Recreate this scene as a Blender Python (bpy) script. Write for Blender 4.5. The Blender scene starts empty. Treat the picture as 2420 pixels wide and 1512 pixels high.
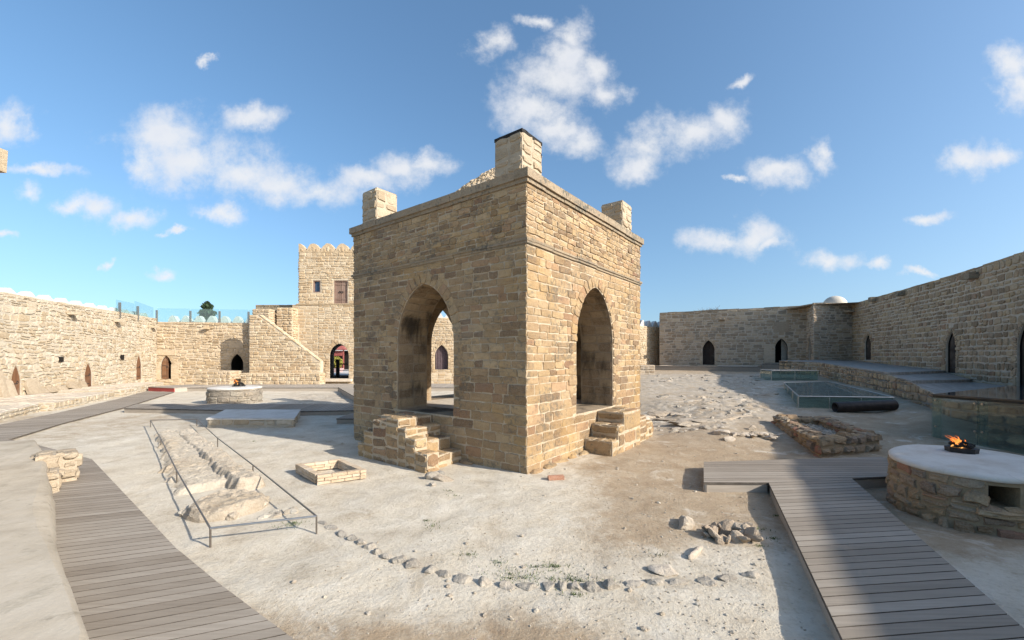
import bpy, bmesh, math, random
import numpy as np
from mathutils import Vector

# ------------------------------------------------------------------ camera, sky, sun, exposure
S = bpy.context.scene
F, CX, HY, EYE = 974.0, 1209.5, 843.0, 2.1          # measured on the photograph: focal length, centre, horizon, eye height
cam_data = bpy.data.cameras.new("camera")
cam = bpy.data.objects.new("camera", cam_data)
S.collection.objects.link(cam)
cam.location = (0, 0, EYE)
cam.rotation_euler = (math.radians(90), 0, 0)
cam_data.sensor_fit = 'HORIZONTAL'
cam_data.sensor_width = 36.0
cam_data.lens = F / 2419.0 * 36.0
cam_data.shift_y = (HY - 756.0) / 2419.0
cam_data.clip_end = 3000
S.camera = cam

SUN_H = (0.88, -0.475)                                # horizontal direction towards the sun
SUN_EL = math.radians(27.2)
SUN_STRENGTH, SKY_STRENGTH = 4.7, 0.128
S.view_settings.view_transform = 'Standard'
S.view_settings.look = 'None'
S.view_settings.gamma = 1.0
S.view_settings.exposure = 0.62
S.view_settings.use_curve_mapping = False
S.cycles.max_bounces = 8
S.cycles.transparent_max_bounces = 16

w = bpy.data.worlds.new("World")
S.world = w
w.use_nodes = True
wt = w.node_tree
wt.nodes.clear()
def wn(kind, **kw):
    n = wt.nodes.new(kind)
    for k, v in kw.items(): setattr(n, k, v)
    return n
sky = wn('ShaderNodeTexSky', sky_type='NISHITA')
sky.sun_disc = False
sky.sun_elevation = SUN_EL
sky.sun_rotation = math.atan2(SUN_H[0], SUN_H[1])
sky.altitude = 0
sky.air_density = 1.1
sky.dust_density = 2.2
sky.ozone_density = 3.6
hsv = wn('ShaderNodeHueSaturation')
hsv.inputs['Hue'].default_value = 0.494; hsv.inputs['Saturation'].default_value = 1.06; hsv.inputs['Value'].default_value = 1.12
wt.links.new(sky.outputs[0], hsv.inputs['Color'])
bg = wn('ShaderNodeBackground')
bg.inputs['Strength'].default_value = SKY_STRENGTH
wt.links.new(hsv.outputs[0], bg.inputs['Color'])
# clouds: a field over sky directions (u = x/y, v = z/y ahead of the courtyard), torn by noise
tc = wn('ShaderNodeTexCoord')
sep = wn('ShaderNodeSeparateXYZ')
wt.links.new(tc.outputs['Generated'], sep.inputs[0])
# read the sky a little above each direction: a clear, dry horizon
lift = wn('ShaderNodeVectorMath', operation='MULTIPLY_ADD')
wt.links.new(tc.outputs['Generated'], lift.inputs[0]); lift.inputs[1].default_value = (1, 1, .9); lift.inputs[2].default_value = (0, 0, .075)
nrm = wn('ShaderNodeVectorMath', operation='NORMALIZE')
wt.links.new(lift.outputs[0], nrm.inputs[0]); wt.links.new(nrm.outputs[0], sky.inputs[0])
def wmath(op, a, b=None, c=None, clamp=False):
    n = wn('ShaderNodeMath', operation=op, use_clamp=clamp)
    for i, v in enumerate((a, b, c)):
        if v is None: continue
        if isinstance(v, (int, float)): n.inputs[i].default_value = v
        else: wt.links.new(v, n.inputs[i])
    return n.outputs[0]
ysafe = wmath('MAXIMUM', sep.outputs[1], 0.02)
cu = wmath('DIVIDE', sep.outputs[0], ysafe)
cv = wmath('DIVIDE', sep.outputs[2], ysafe)
comb = wn('ShaderNodeCombineXYZ')
wt.links.new(cu, comb.inputs[0]); wt.links.new(cv, comb.inputs[1])
nz = wn('ShaderNodeTexNoise'); nz.inputs['Scale'].default_value = 5.5; nz.inputs['Detail'].default_value = 9; nz.inputs['Roughness'].default_value = 0.62
wt.links.new(comb.outputs[0], nz.inputs['Vector'])
dis = wn('ShaderNodeVectorMath', operation='MULTIPLY_ADD')
wt.links.new(nz.outputs['Color'], dis.inputs[0])
dis.inputs[1].default_value = (0.20, 0.15, 0)
off = wn('ShaderNodeVectorMath', operation='ADD')
wt.links.new(comb.outputs[0], off.inputs[0]); off.inputs[1].default_value = (-0.10, -0.075, 0)
wt.links.new(off.outputs[0], dis.inputs[2])
BLOBS = [(390,310,105,60),(455,375,125,60),(560,405,115,42),(655,425,95,36),(760,447,90,34),(860,420,75,28),(960,398,70,32),(1025,385,48,24),
 (600,285,60,28),(330,360,50,55),(1352,80,40,38),(1330,140,58,45),(1300,200,85,55),(1265,262,85,38),(1405,160,45,36),(1440,215,45,32),
 (1310,295,55,26),(1160,112,36,36),(1370,332,60,36),(1535,345,75,45),(1625,312,70,46),(1710,268,55,40),(1515,380,50,30),(1830,412,58,30),
 (1740,440,24,10),(1932,358,30,30),(1745,187,30,12),(1700,568,70,24),(1780,572,68,36),(1820,590,38,18),(1950,615,60,22),(2060,620,36,14),
 (2180,645,46,9),(2190,508,44,16),(2285,368,55,34),(2375,360,42,24),(2385,168,58,42),(2410,210,50,50),(20,292,46,44),(60,466,44,28),
 (165,490,34,22),(225,490,50,30),(330,503,46,22),(515,505,42,22),(395,645,38,12),(237,615,18,11),(15,580,22,10),(90,405,70,14),
 (1265,50,42,16),(490,125,18,10),(410,550,22,7),(-120,380,70,40),(2560,480,80,40)]
field = None
for (bx, by, rx, ry) in BLOBS:
    rx, ry = rx * 1.1 / F, ry * 1.1 / F
    ux, vy = (bx - CX) / F, (HY - by) / F
    m = wn('ShaderNodeVectorMath', operation='MULTIPLY_ADD')
    wt.links.new(dis.outputs[0], m.inputs[0])
    m.inputs[1].default_value = (1 / rx, 1 / ry, 0)
    m.inputs[2].default_value = (-ux / rx, -vy / ry, 0)
    ln = wn('ShaderNodeVectorMath', operation='LENGTH')
    wt.links.new(m.outputs[0], ln.inputs[0])
    field = ln.outputs['Value'] if field is None else wmath('SMOOTH_MIN', field, ln.outputs['Value'], 0.35)
nz2 = wn('ShaderNodeTexNoise'); nz2.inputs['Scale'].default_value = 9; nz2.inputs['Detail'].default_value = 10; nz2.inputs['Roughness'].default_value = 0.66
wt.links.new(comb.outputs[0], nz2.inputs['Vector'])
f2 = wmath('MULTIPLY_ADD', nz2.outputs['Fac'], 2.9, wmath('SUBTRACT', field, 1.47))
mr = wn('ShaderNodeMapRange', interpolation_type='SMOOTHSTEP')
wt.links.new(f2, mr.inputs['Value'])
mr.inputs['From Min'].default_value = 1.42; mr.inputs['From Max'].default_value = -0.05
mr.inputs['To Min'].default_value = 0.0; mr.inputs['To Max'].default_value = 0.9
ahead = wmath('GREATER_THAN', sep.outputs[1], 0.05)
mask = wmath('MULTIPLY', mr.outputs[0], ahead)
cr = wn('ShaderNodeValToRGB')
cr.color_ramp.elements[0].position = 0.25; cr.color_ramp.elements[0].color = (0.57, 0.59, 0.64, 1)
cr.color_ramp.elements[1].position = 0.62; cr.color_ramp.elements[1].color = (0.66, 0.66, 0.66, 1)
wt.links.new(nz2.outputs['Fac'], cr.inputs[0])
bgc = wn('ShaderNodeBackground'); bgc.inputs['Strength'].default_value = 0.92
wt.links.new(cr.outputs[0], bgc.inputs['Color'])
mixw = wn('ShaderNodeMixShader')
wt.links.new(mask, mixw.inputs[0]); wt.links.new(bg.outputs[0], mixw.inputs[1]); wt.links.new(bgc.outputs[0], mixw.inputs[2])
wo = wn('ShaderNodeOutputWorld')
wt.links.new(mixw.outputs[0], wo.inputs['Surface'])

sun_d = bpy.data.lights.new("sun", 'SUN')
sun_d.energy = SUN_STRENGTH
sun_d.angle = math.radians(0.5)
sun_d.color = (1.0, 0.93, 0.83)
sun = bpy.data.objects.new("sun", sun_d)
S.collection.objects.link(sun)
sv = Vector((SUN_H[0] * math.cos(SUN_EL), SUN_H[1] * math.cos(SUN_EL), math.sin(SUN_EL)))
sun.rotation_euler = sv.to_track_quat('Z', 'Y').to_euler()
sun.location = (20, -10, 20)

# ------------------------------------------------------------------ helpers
rng = np.random.default_rng(7)
random.seed(7)

def sstep(a, b, x):
    t = np.clip((np.asarray(x, float) - a) / (b - a), 0, 1)
    return t * t * (3 - 2 * t)

def _hash(ix, iy, iz):
    n = (ix * 374761393 + iy * 668265263 + iz * 1274126177) & 0xffffffff
    n = ((n ^ (n >> 13)) * 1274126177) & 0xffffffff
    return ((n ^ (n >> 16)) & 0xffff) / 65535.0

def vnoise(x, y, z=0.0):
    x, y, z = np.broadcast_arrays(np.asarray(x, float), np.asarray(y, float), np.asarray(z, float))
    ix, iy, iz = np.floor(x).astype(np.int64), np.floor(y).astype(np.int64), np.floor(z).astype(np.int64)
    fx, fy, fz = x - ix, y - iy, z - iz
    fx, fy, fz = fx*fx*(3-2*fx), fy*fy*(3-2*fy), fz*fz*(3-2*fz)
    r = 0
    for dx in (0, 1):
        for dy in (0, 1):
            for dz in (0, 1):
                wgt = (fx if dx else 1-fx) * (fy if dy else 1-fy) * (fz if dz else 1-fz)
                r = r + wgt * _hash(ix+dx, iy+dy, iz+dz)
    return r

def fbm(x, y, z=0.0, o=4):
    r, a, t = 0, 0.5, 0
    for i in range(o):
        r = r + a * vnoise(np.asarray(x)*2**i + 17*i, np.asarray(y)*2**i + 5*i, np.asarray(z)*2**i)
        t += a; a *= 0.5
    return r / t

def gz(X, Y):
    """ground height: level on the left and near, rising towards the back right"""
    X = np.asarray(X, float); Y = np.asarray(Y, float)
    rise = np.interp(Y, [8, 12.3, 17, 28, 34, 60], [0, .28, .50, .80, .84, 1.0])
    a0 = 0.33 - 0.27 * sstep(12, 19, Y)
    f = sstep(0, 0.2, X / np.maximum(Y, 1) - a0)
    return rise * f

def G(px, py, z=0.0):
    Y = (EYE - z) * F / (py - HY)
    return ((px - CX) / F * Y, Y)

def GG(px, py, dz=0.0):
    z = 0.0
    for _ in range(60):
        X, Y = G(px, py, z + dz)
        z = 0.6 * z + 0.4 * float(gz(X, min(Y, 60)))
    return (X, Y, z)

def XD(px, Y): return (px - CX) / F * Y
def ZD(py, Y): return EYE - (py - HY) / F * Y

class MB:
    """collects vertices and faces of one mesh; per-vertex colour (tone, edge, second tone)"""
    def __init__(s): s.v, s.c, s.f, s.n = [], [], [], 0
    def add(s, verts, faces, col=(0.5, 1.0, 0.5), mi=0, smooth=False):
        verts = np.asarray(verts, float).reshape(-1, 3)
        c = np.asarray(col, float)
        if c.ndim == 1: c = np.tile(c, (len(verts), 1))
        s.v.append(verts); s.c.append(c)
        if isinstance(faces, np.ndarray): s.f.append((faces + s.n, mi, smooth))
        else:
            by = {}
            for f in faces: by.setdefault(len(f), []).append(f)
            for k, fs in by.items(): s.f.append((np.array(fs, dtype=np.int64) + s.n, mi, smooth))
        s.n += len(verts)
    def poly(s, pts, **kw): s.add(pts, [list(range(len(pts)))], **kw)
    def box(s, x0, x1, y0, y1, z0, z1, **kw):
        v = [(x, y, z) for z in (z0, z1) for y in (y0, y1) for x in (x0, x1)]
        s.add(v, [(0,2,3,1),(4,5,7,6),(0,1,5,4),(2,6,7,3),(0,4,6,2),(1,3,7,5)], **kw)
    def fbox(s, fr, u0, u1, v0, v1, d0, d1, **kw):
        v = [fr(u, vv, d) for vv in (v0, v1) for d in (d1, d0) for u in (u0, u1)]
        s.add(np.array(v).reshape(-1, 3), [(0,2,3,1),(4,5,7,6),(0,1,5,4),(2,6,7,3),(0,4,6,2),(1,3,7,5)], **kw)
    def prism(s, pts, z0, z1, side_mi=None, **kw):
        """vertical prism over a plan polygon; z0/z1 numbers or lists"""
        n = len(pts)
        za = z0 if hasattr(z0, '__len__') else [z0]*n
        zb = z1 if hasattr(z1, '__len__') else [z1]*n
        v = [(p[0], p[1], za[i]) for i, p in enumerate(pts)] + [(p[0], p[1], zb[i]) for i, p in enumerate(pts)]
        fs = [tuple(range(n))[::-1], tuple(range(n, 2*n))]; sides = [(i, (i+1) % n, n+(i+1) % n, n+i) for i in range(n)]
        if side_mi is None: s.add(v, fs + sides, **kw)
        else:
            b = s.n; s.add(v, fs, **kw); s.f.append((np.array(sides) + b, side_mi, False))
    def tube(s, a, b, r, n=8, r2=None, **kw):
        a, b = np.array(a, float), np.array(b, float)
        r2 = r if r2 is None else r2
        d = b - a; d /= np.linalg.norm(d)
        t = np.array([0, 0, 1.0]) if abs(d[2]) < .9 else np.array([1.0, 0, 0])
        e1 = np.cross(d, t); e1 /= np.linalg.norm(e1); e2 = np.cross(d, e1)
        an = np.linspace(0, 2*np.pi, n, endpoint=False)
        ring = np.outer(np.cos(an), e1) + np.outer(np.sin(an), e2)
        v = np.vstack([a + ring*r, b + ring*r2])
        fs = [(i, (i+1) % n, n+(i+1) % n, n+i) for i in range(n)] + [tuple(range(n))[::-1], tuple(range(n, 2*n))]
        s.add(v, fs, **kw)
    def path(s, pts, r, n=8, **kw):
        for a, b in zip(pts[:-1], pts[1:]): s.tube(a, b, r, n, **kw)
    def build(s, name, mats, parent=None, origin=None):
        V = np.vstack(s.v); C = np.vstack(s.c)
        if parent is not None: o = np.array(parent['world_loc'][:]) if 'world_loc' in parent else np.array(parent.location[:])
        elif origin is not None: o = np.array(origin, float)
        else:
            lo, hi = V.min(0), V.max(0); o = np.array([(lo[0]+hi[0])/2, (lo[1]+hi[1])/2, lo[2]])
        me = bpy.data.meshes.new(name)
        me.vertices.add(len(V)); me.vertices.foreach_set('co', (V - o).ravel())
        loops = np.concatenate([f.ravel() for f, _, _ in s.f])
        tot = np.concatenate([np.full(len(f), f.shape[1]) for f, _, _ in s.f])
        mi = np.concatenate([np.full(len(f), m) for f, m, _ in s.f])
        sm = np.concatenate([np.full(len(f), q) for f, _, q in s.f])
        start = np.concatenate([[0], np.cumsum(tot)[:-1]])
        me.loops.add(len(loops)); me.loops.foreach_set('vertex_index', loops.astype(np.int32))
        me.polygons.add(len(tot)); me.polygons.foreach_set('loop_start', start.astype(np.int32))
        try: me.polygons.foreach_set('loop_total', tot.astype(np.int32))
        except Exception: pass
        me.polygons.foreach_set('material_index', mi.astype(np.int32))
        me.polygons.foreach_set('use_smooth', sm.astype(bool))
        for m in (mats if isinstance(mats, (list, tuple)) else [mats]): me.materials.append(m)
        at = me.attributes.new('sc', 'FLOAT_COLOR', 'POINT')
        at.data.foreach_set('color', np.hstack([C, np.ones((len(C), 1))]).astype(np.float32).ravel())
        me.update(calc_edges=True); me.validate()
        ob = bpy.data.objects.new(name, me)
        S.collection.objects.link(ob)
        if parent is not None:
            ob.parent = parent
            ob['world_loc'] = o
        else:
            ob.location = o; ob['world_loc'] = o
        return ob

def tag(o, label=None, cat=None, group=None, kind=None):
    if label: o['label'] = label
    if cat: o['category'] = cat; o['kind'] = 'thing'
    if group: o['group'] = group
    if kind: o['kind'] = kind
    return o

def thing(name, loc, label, cat, group=None):
    o = bpy.data.objects.new(name, None)
    o.empty_display_size = 0.3
    o.location = loc; o['world_loc'] = np.array(loc, float)
    S.collection.objects.link(o)
    return tag(o, label, cat, group)

class Frame:
    """flat face: u runs left to right seen from outside, v is height, d outwards"""
    def __init__(s, o, ud):
        s.o = np.array([o[0], o[1], 0.0]); l = math.hypot(*ud[:2]); s.ud = np.array([ud[0]/l, ud[1]/l, 0.0])
        s.n = np.array([s.ud[1], -s.ud[0], 0.0])
    def __call__(s, u, v, d=0.0):
        u, v, d = np.broadcast_arrays(np.asarray(u, float), np.asarray(v, float), np.asarray(d, float))
        p = s.o + u[..., None]*s.ud + d[..., None]*s.n
        p = p.copy(); p[..., 2] = v
        return p

class PolyFrame:
    """the same along a bowed line of plan points"""
    def __init__(s, pts):
        s.p = np.array(pts, float); seg = np.diff(s.p, axis=0); L = np.hypot(seg[:,0], seg[:,1])
        s.cum = np.concatenate([[0], np.cumsum(L)]); s.W = s.cum[-1]
        t = seg / L[:, None]
        tv = np.vstack([t[:1], (t[:-1] + t[1:]) / 2, t[-1:]])
        tv /= np.hypot(tv[:,0], tv[:,1])[:, None]
        s.tv = tv
    def xy(s, u): return np.interp(u, s.cum, s.p[:,0]), np.interp(u, s.cum, s.p[:,1])
    def __call__(s, u, v, d=0.0):
        u, v, d = np.broadcast_arrays(np.asarray(u, float), np.asarray(v, float), np.asarray(d, float))
        X, Y = s.xy(u)
        tx, ty = np.interp(u, s.cum, s.tv[:,0]), np.interp(u, s.cum, s.tv[:,1])
        return np.stack([X + d*ty, Y - d*tx, v], axis=-1)
    def at(s, px):
        us = np.linspace(0, s.W, 4000); X, Y = s.xy(us)
        q = np.where(Y > 0.5, CX + F * X / np.maximum(Y, .5), -9e9 if X[-1] < 0 else 9e9)
        i = int(np.argmin(np.abs(q - px)))
        return us[i], Y[i]

class Drum:
    """round wall: u = arc length"""
    def __init__(s, c, r, a0=0.0): s.c, s.r, s.a0 = c, r, a0
    def __call__(s, u, v, d=0.0):
        u, v, d = np.broadcast_arrays(np.asarray(u, float), np.asarray(v, float), np.asarray(d, float))
        a = s.a0 + u / s.r
        return np.stack([s.c[0] + (s.r+d)*np.cos(a), s.c[1] + (s.r+d)*np.sin(a), v], axis=-1)

class Opening:
    def __init__(s, u0, w, v0, vs, va, k=0.3):
        s.u0, s.w, s.v0, s.vs, s.va, s.k = u0, w, v0, vs, va, k
        if va > vs:
            x = np.linspace(0, 1, 60); y = (np.sqrt(1-x*x)*(1-k) + (1-x)*k)
            s.tx, s.ty = x, vs + (va-vs)*y
        else: s.tx = s.ty = None
    def half(s, v):
        """half width at height v (0 outside)"""
        if v < s.v0 or v > s.va: return 0.0
        if v <= s.vs or s.tx is None: return s.w
        return s.w * float(np.interp(v, s.ty[::-1], s.tx[::-1]))
    def arch(s, n=9, grow=0.0):
        """points left springing .. apex .. right springing"""
        if s.tx is None:
            return [(s.u0 - s.w - grow, s.va + grow), (s.u0 + s.w + grow, s.va + grow)]
        t = np.linspace(-1, 1, 2*n+1)
        x = np.sin(t*math.pi/2)
        y = np.interp(np.abs(x), s.tx, s.ty)
        pu, pv = s.u0 + s.w*x, y
        if grow:
            du = np.gradient(pu); dv = np.gradient(pv); l = np.hypot(du, dv)
            pu, pv = pu - dv/l*grow, pv + du/l*grow
        return list(zip(pu, pv))
    def outline(s, n=9):
        return [(s.u0 - s.w, s.v0)] + s.arch(n) + [(s.u0 + s.w, s.v0)]

def px_open(fr, x0, x1, ytop, ybase, spring=0.6, k=0.35):
    ua, Ya = fr.at(x0); ub, Yb = fr.at(x1); um, Ym = fr.at((x0+x1)/2)
    v0, va = ZD(ybase, Ym), ZD(ytop, Ym)
    return Opening((ua+ub)/2, abs(ub-ua)/2, v0, v0 + (va-v0)*spring, va, k)

def stones(mb, Q, fr, back=-0.02, depth=0.03, gap=0.012, rnd=0.03, jit=0.012, mi=0, tone=None, rc=.16):
    """Q (n,4,2): uv corners BL BR TR TL of each stone; every stone gets a rounded, jittered face"""
    Q = np.asarray(Q, float); n = len(Q)
    if n == 0: return
    c = Q.mean(1, keepdims=True)
    R = np.stack([Q[:,0], (Q[:,0]+Q[:,1])/2, Q[:,1], (Q[:,1]+Q[:,2])/2, Q[:,2], (Q[:,2]+Q[:,3])/2, Q[:,3], (Q[:,3]+Q[:,0])/2], 1)
    hs = np.maximum(np.abs(R - c).max(1, keepdims=True), 1e-3)
    R = c + (R - c) * np.maximum(1 - gap/hs, .5)
    small = hs.min(2, keepdims=True)
    R = R + rng.normal(0, 1, R.shape) * np.minimum(jit, small*.22)
    R[:, 0::2] = c + (R[:, 0::2] - c) * (1 - rng.uniform(0, rc, (n, 4, 1)))
    I = c + (R - c) * np.maximum(1 - rng.uniform(.6, 1.4, (n, 8, 1))*rnd/hs, .45)
    dd = depth * rng.uniform(.35, 1.25, (n, 1)) * np.minimum(1, small[:, 0] / .07)
    dI = dd + rng.normal(0, .15, (n, 8)) * depth
    dC = dd + rng.uniform(-.1, .4, (n, 1)) * depth
    uv = np.concatenate([R, I, c], 1); d = np.concatenate([np.full((n, 8), back), dI, dC], 1)
    P = fr(uv[..., 0], uv[..., 1], d)
    t1 = rng.uniform(0, 1, n) if tone is None else np.clip(tone + rng.normal(0, .12, n), 0, 1)
    t2 = rng.uniform(0, 1, n)
    col = np.empty((n, 17, 3)); col[..., 0] = t1[:, None]; col[..., 2] = t2[:, None]
    col[:, :8, 1] = 1.0; col[:, 8:16, 1] = .5; col[:, 16, 1] = 0.0
    b = (np.arange(n) * 17)[:, None]
    i = np.arange(8); j = (i+1) % 8
    quads = np.stack([i, j, j+8, i+8], 1)
    tris = np.stack([i+8, j+8, np.full(8, 16)], 1)
    base = mb.n
    mb.add(P.reshape(-1, 3), (quads[None] + b[:, :, None]).reshape(-1, 4), col.reshape(-1, 3), mi)
    mb.f.append(((tris[None] + b[:, :, None]).reshape(-1, 3) + base, mi, False))

def courses(span, zb, zt, hr, lr, opens=(), ring=0.12, warp=0.0, top=None, clipf=None):
    """quads of stone courses in uv. span (u0,u1) or function of v; opens keep their holes free"""
    Q = []; v = zb
    while v < zt - 0.03:
        h = rng.uniform(*hr)
        if zt - (v + h) < hr[0]*.6: h = zt - v
        vm = v + h/2
        a, b = span(vm) if callable(span) else span
        iv = [(a, b)]
        for o in opens:
            if vm < o.v0 - ring*.3 or vm > o.va + ring*.8: continue
            hw = max(o.half(min(max(vm, o.v0), o.va)), 0)
            if vm > o.vs and o.tx is not None: hw = max(o.half(min(max(vm - ring*.35, o.vs), o.va)), ring*.3)
            lo, hi = o.u0 - hw - ring*.55, o.u0 + hw + ring*.55
            nv = []
            for (p, q) in iv:
                if hi <= p or lo >= q: nv.append((p, q)); continue
                if lo - p > .05: nv.append((p, lo))
                if q - hi > .05: nv.append((hi, q))
            iv = nv
        for (p, q) in iv:
            u = p
            while u < q - 0.02:
                l = rng.uniform(*lr)
                if q - (u + l) < lr[0]*.6: l = q - u
                if h > hr[0]*1.35 and rng.random() < .18:
                    m = v + h*rng.uniform(.4, .6)
                    Q.append([(u, v), (u+l, v), (u+l, m), (u, m)]); Q.append([(u, m), (u+l, m), (u+l, v+h), (u, v+h)])
                else: Q.append([(u, v), (u+l, v), (u+l, v+h), (u, v+h)])
                u += l
        v += h
    Q = np.array(Q)
    if len(Q) and warp:
        Q = Q.copy()
        nn = fbm(Q[..., 0]*1.0, Q[..., 1]*1.1, 3.3, 4) - .5
        edge = np.minimum(1, np.minimum(Q[..., 1]-zb, zt-Q[..., 1])/.3)
        Q[..., 1] += nn * warp * np.clip(edge, 0, 1)
        nn = fbm(Q[..., 0]*1.3+9, Q[..., 1]*1.9, 8.3, 2) - .5
        mid = np.clip(np.minimum(Q[..., 0]-Q[..., 0].min(), Q[..., 0].max()-Q[..., 0])/.3, 0, 1)
        Q[..., 0] += nn * warp * .9 * mid
    if top is not None:
        c = Q.mean(1)
        keep = Q[..., 1].min(1) < np.minimum(top(Q[:,0,0]), top(Q[:,1,0])) - .02
        Q = Q[keep]
        Q[..., 1] = np.minimum(Q[..., 1], top(Q[..., 0]))
    return Q

def panel(mb, fr, W0, W1, zb, zt, opens=(), d=0.0, step=1.5, mi=0, col=(.5, 1, .5)):
    """flat mortar face with the openings left out"""
    opens = sorted(opens, key=lambda o: o.u0)
    u = W0
    def quads(a, b, lo, hi):
        if b - a < 1e-4 or hi - lo < 1e-4: return
        n = max(1, int((b-a)/step))
        us = np.linspace(a, b, n+1)
        P = np.vstack([fr(us, np.full(n+1, lo), d), fr(us, np.full(n+1, hi), d)])
        mb.add(P, [(i, i+1, n+2+i, n+1+i) for i in range(n)], col=col, mi=mi)
    for o in opens:
        L, R = o.u0 - o.w - .05, o.u0 + o.w + .05
        quads(u, L, zb, zt)
        if o.v0 > zb: quads(L, R, zb, o.v0)
        lo = max(o.v0, zb)
        ar = o.arch(); h = len(ar)//2
        if o.tx is None:
            mb.poly(fr(*np.array([(L, lo), (o.u0-o.w, lo), (o.u0-o.w, o.va), (o.u0+o.w, o.va), (o.u0+o.w, lo), (R, lo), (R, zt), (L, zt)]).T, d), col=col, mi=mi)
        else:
            mb.poly(fr(*np.array([(L, lo), (o.u0-o.w, lo)] + ar[:h+1] + [(o.u0, zt), (L, zt)]).T, d), col=col, mi=mi)
            mb.poly(fr(*np.array([(o.u0, zt)] + ar[h:] + [(o.u0+o.w, lo), (R, lo), (R, zt)]).T, d), col=col, mi=mi)
        u = R
    quads(u, W1, zb, zt)

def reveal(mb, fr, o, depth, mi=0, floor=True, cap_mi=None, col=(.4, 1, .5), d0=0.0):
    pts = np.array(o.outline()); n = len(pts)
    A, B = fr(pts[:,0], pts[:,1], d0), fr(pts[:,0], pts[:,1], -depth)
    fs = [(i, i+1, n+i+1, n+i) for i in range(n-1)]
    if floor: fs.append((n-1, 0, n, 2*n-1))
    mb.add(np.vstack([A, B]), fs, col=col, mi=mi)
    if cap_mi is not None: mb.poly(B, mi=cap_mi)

def voussoirs(mb, fr, o, ring, n=None, depth=.04, gap=.008, jambs=True, jr=(.18, .34), tone=None, back=-.01, jit=.006):
    """stones of the arch ring and of the jambs"""
    Q = []
    if o.tx is not None:
        inner = o.arch(20, 0.003); outer = o.arch(20, ring)
        m = len(inner)
        n = n or max(5, int(2.4*(o.w + o.va - o.vs)/.16) | 1)
        idx = np.linspace(0, m-1, n+1)
        inner, outer = np.array(inner), np.array(outer)
        f = lambda arr, t: np.array([np.interp(t, np.arange(m), arr[:,0]), np.interp(t, np.arange(m), arr[:,1])])
        for a, b in zip(idx[:-1], idx[1:]): Q.append([f(inner, a), f(inner, b), f(outer, b), f(outer, a)])
    if jambs:
        for sgn in (-1, 1):
            v = o.v0
            while v < o.vs - .02:
                h = min(rng.uniform(*jr), o.vs - v)
                if o.vs - v - h < jr[0]*.5: h = o.vs - v
                w2 = ring*rng.uniform(.75, 1.5)
                a, b = o.u0 + sgn*(o.w+.002), o.u0 + sgn*(o.w + w2)
                a, b = min(a, b), max(a, b)
                Q.append([(a, v), (b, v), (b, v+h), (a, v+h)])
                v += h
    stones(mb, Q, fr, back=back, depth=depth, gap=gap, rnd=.012, jit=jit, tone=tone)

def wall_top(mb, fr, W0, W1, z, T, step=1.0, mi=0, d=0.01, thick=.1, wob=.04):
    """coping of rough slabs"""
    u = W0
    while u < W1 - .05:
        l = min(rng.uniform(.5, 1.1), W1-u)
        h = thick*rng.uniform(.7, 1.1); o = d + rng.uniform(-.02, wob)
        P = np.array([fr(uu, vv, dd) for vv in (z-.02, z+h) for dd in (o, -T) for uu in (u+.006, u+l-.006)]).reshape(-1, 3)
        P += rng.normal(0, .006, P.shape)
        t = rng.uniform(0, 1)
        mb.add(P, [(0,1,3,2)[::-1],(4,5,7,6),(0,1,5,4),(2,6,7,3),(0,4,6,2),(1,3,7,5)], col=(t, .3, rng.uniform()), mi=mi)
        u += l

_ico = {}
def ico(sub):
    if sub not in _ico:
        bm = bmesh.new(); bmesh.ops.create_icosphere(bm, subdivisions=sub, radius=1)
        _ico[sub] = (np.array([v.co[:] for v in bm.verts]), np.array([[v.index for v in f.verts] for f in bm.faces])); bm.free()
    return _ico[sub]

def rock(mb, c, r, sub=2, seed=0, rough=.35, flat=True, mi=0, rot=None, tone=None, tilt=0.0):
    """angular lump: planes cut off a noisy ball; r = (rx, ry, rz)"""
    V, Fc = ico(sub); V = V.copy()
    g = np.random.default_rng(seed + 11)
    for _ in range(9):
        nrm = g.normal(0, 1, 3); nrm /= np.linalg.norm(nrm); k = g.uniform(.55, .85)
        dot = V @ nrm; over = np.maximum(dot - k, 0); V -= over[:, None]*nrm
    V *= (1 + rough*(fbm(V[:,0]*1.7+seed, V[:,1]*1.7, V[:,2]*1.7, 3) - .5))[:, None]
    V *= np.array(r)
    if tilt:
        q = g.normal(0, tilt); V = np.stack([V[:,0], V[:,1]*math.cos(q)-V[:,2]*math.sin(q), V[:,1]*math.sin(q)+V[:,2]*math.cos(q)], 1)
        q = g.normal(0, tilt); V = np.stack([V[:,0]*math.cos(q)-V[:,2]*math.sin(q), V[:,1], V[:,0]*math.sin(q)+V[:,2]*math.cos(q)], 1)
    a = g.uniform(0, 6.28) if rot is None else rot
    ca, sa = math.cos(a), math.sin(a)
    V = np.stack([V[:,0]*ca - V[:,1]*sa, V[:,0]*sa + V[:,1]*ca, V[:,2]], 1) + np.array(c)
    t = g.uniform(0, 1) if tone is None else tone
    mb.add(V, Fc, col=(t, .2, g.uniform()), mi=mi, smooth=not flat)
# ------------------------------------------------------------------ materials
def newmat(name):
    m = bpy.data.materials.new(name); m.use_nodes = True
    nt = m.node_tree; nt.nodes.clear()
    out = nt.nodes.new('ShaderNodeOutputMaterial'); b = nt.nodes.new('ShaderNodeBsdfPrincipled')
    nt.links.new(b.outputs[0], out.inputs['Surface'])
    b.inputs['Roughness'].default_value = .9
    b.inputs['Specular IOR Level'].default_value = .25
    return m, nt, b, out

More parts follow.
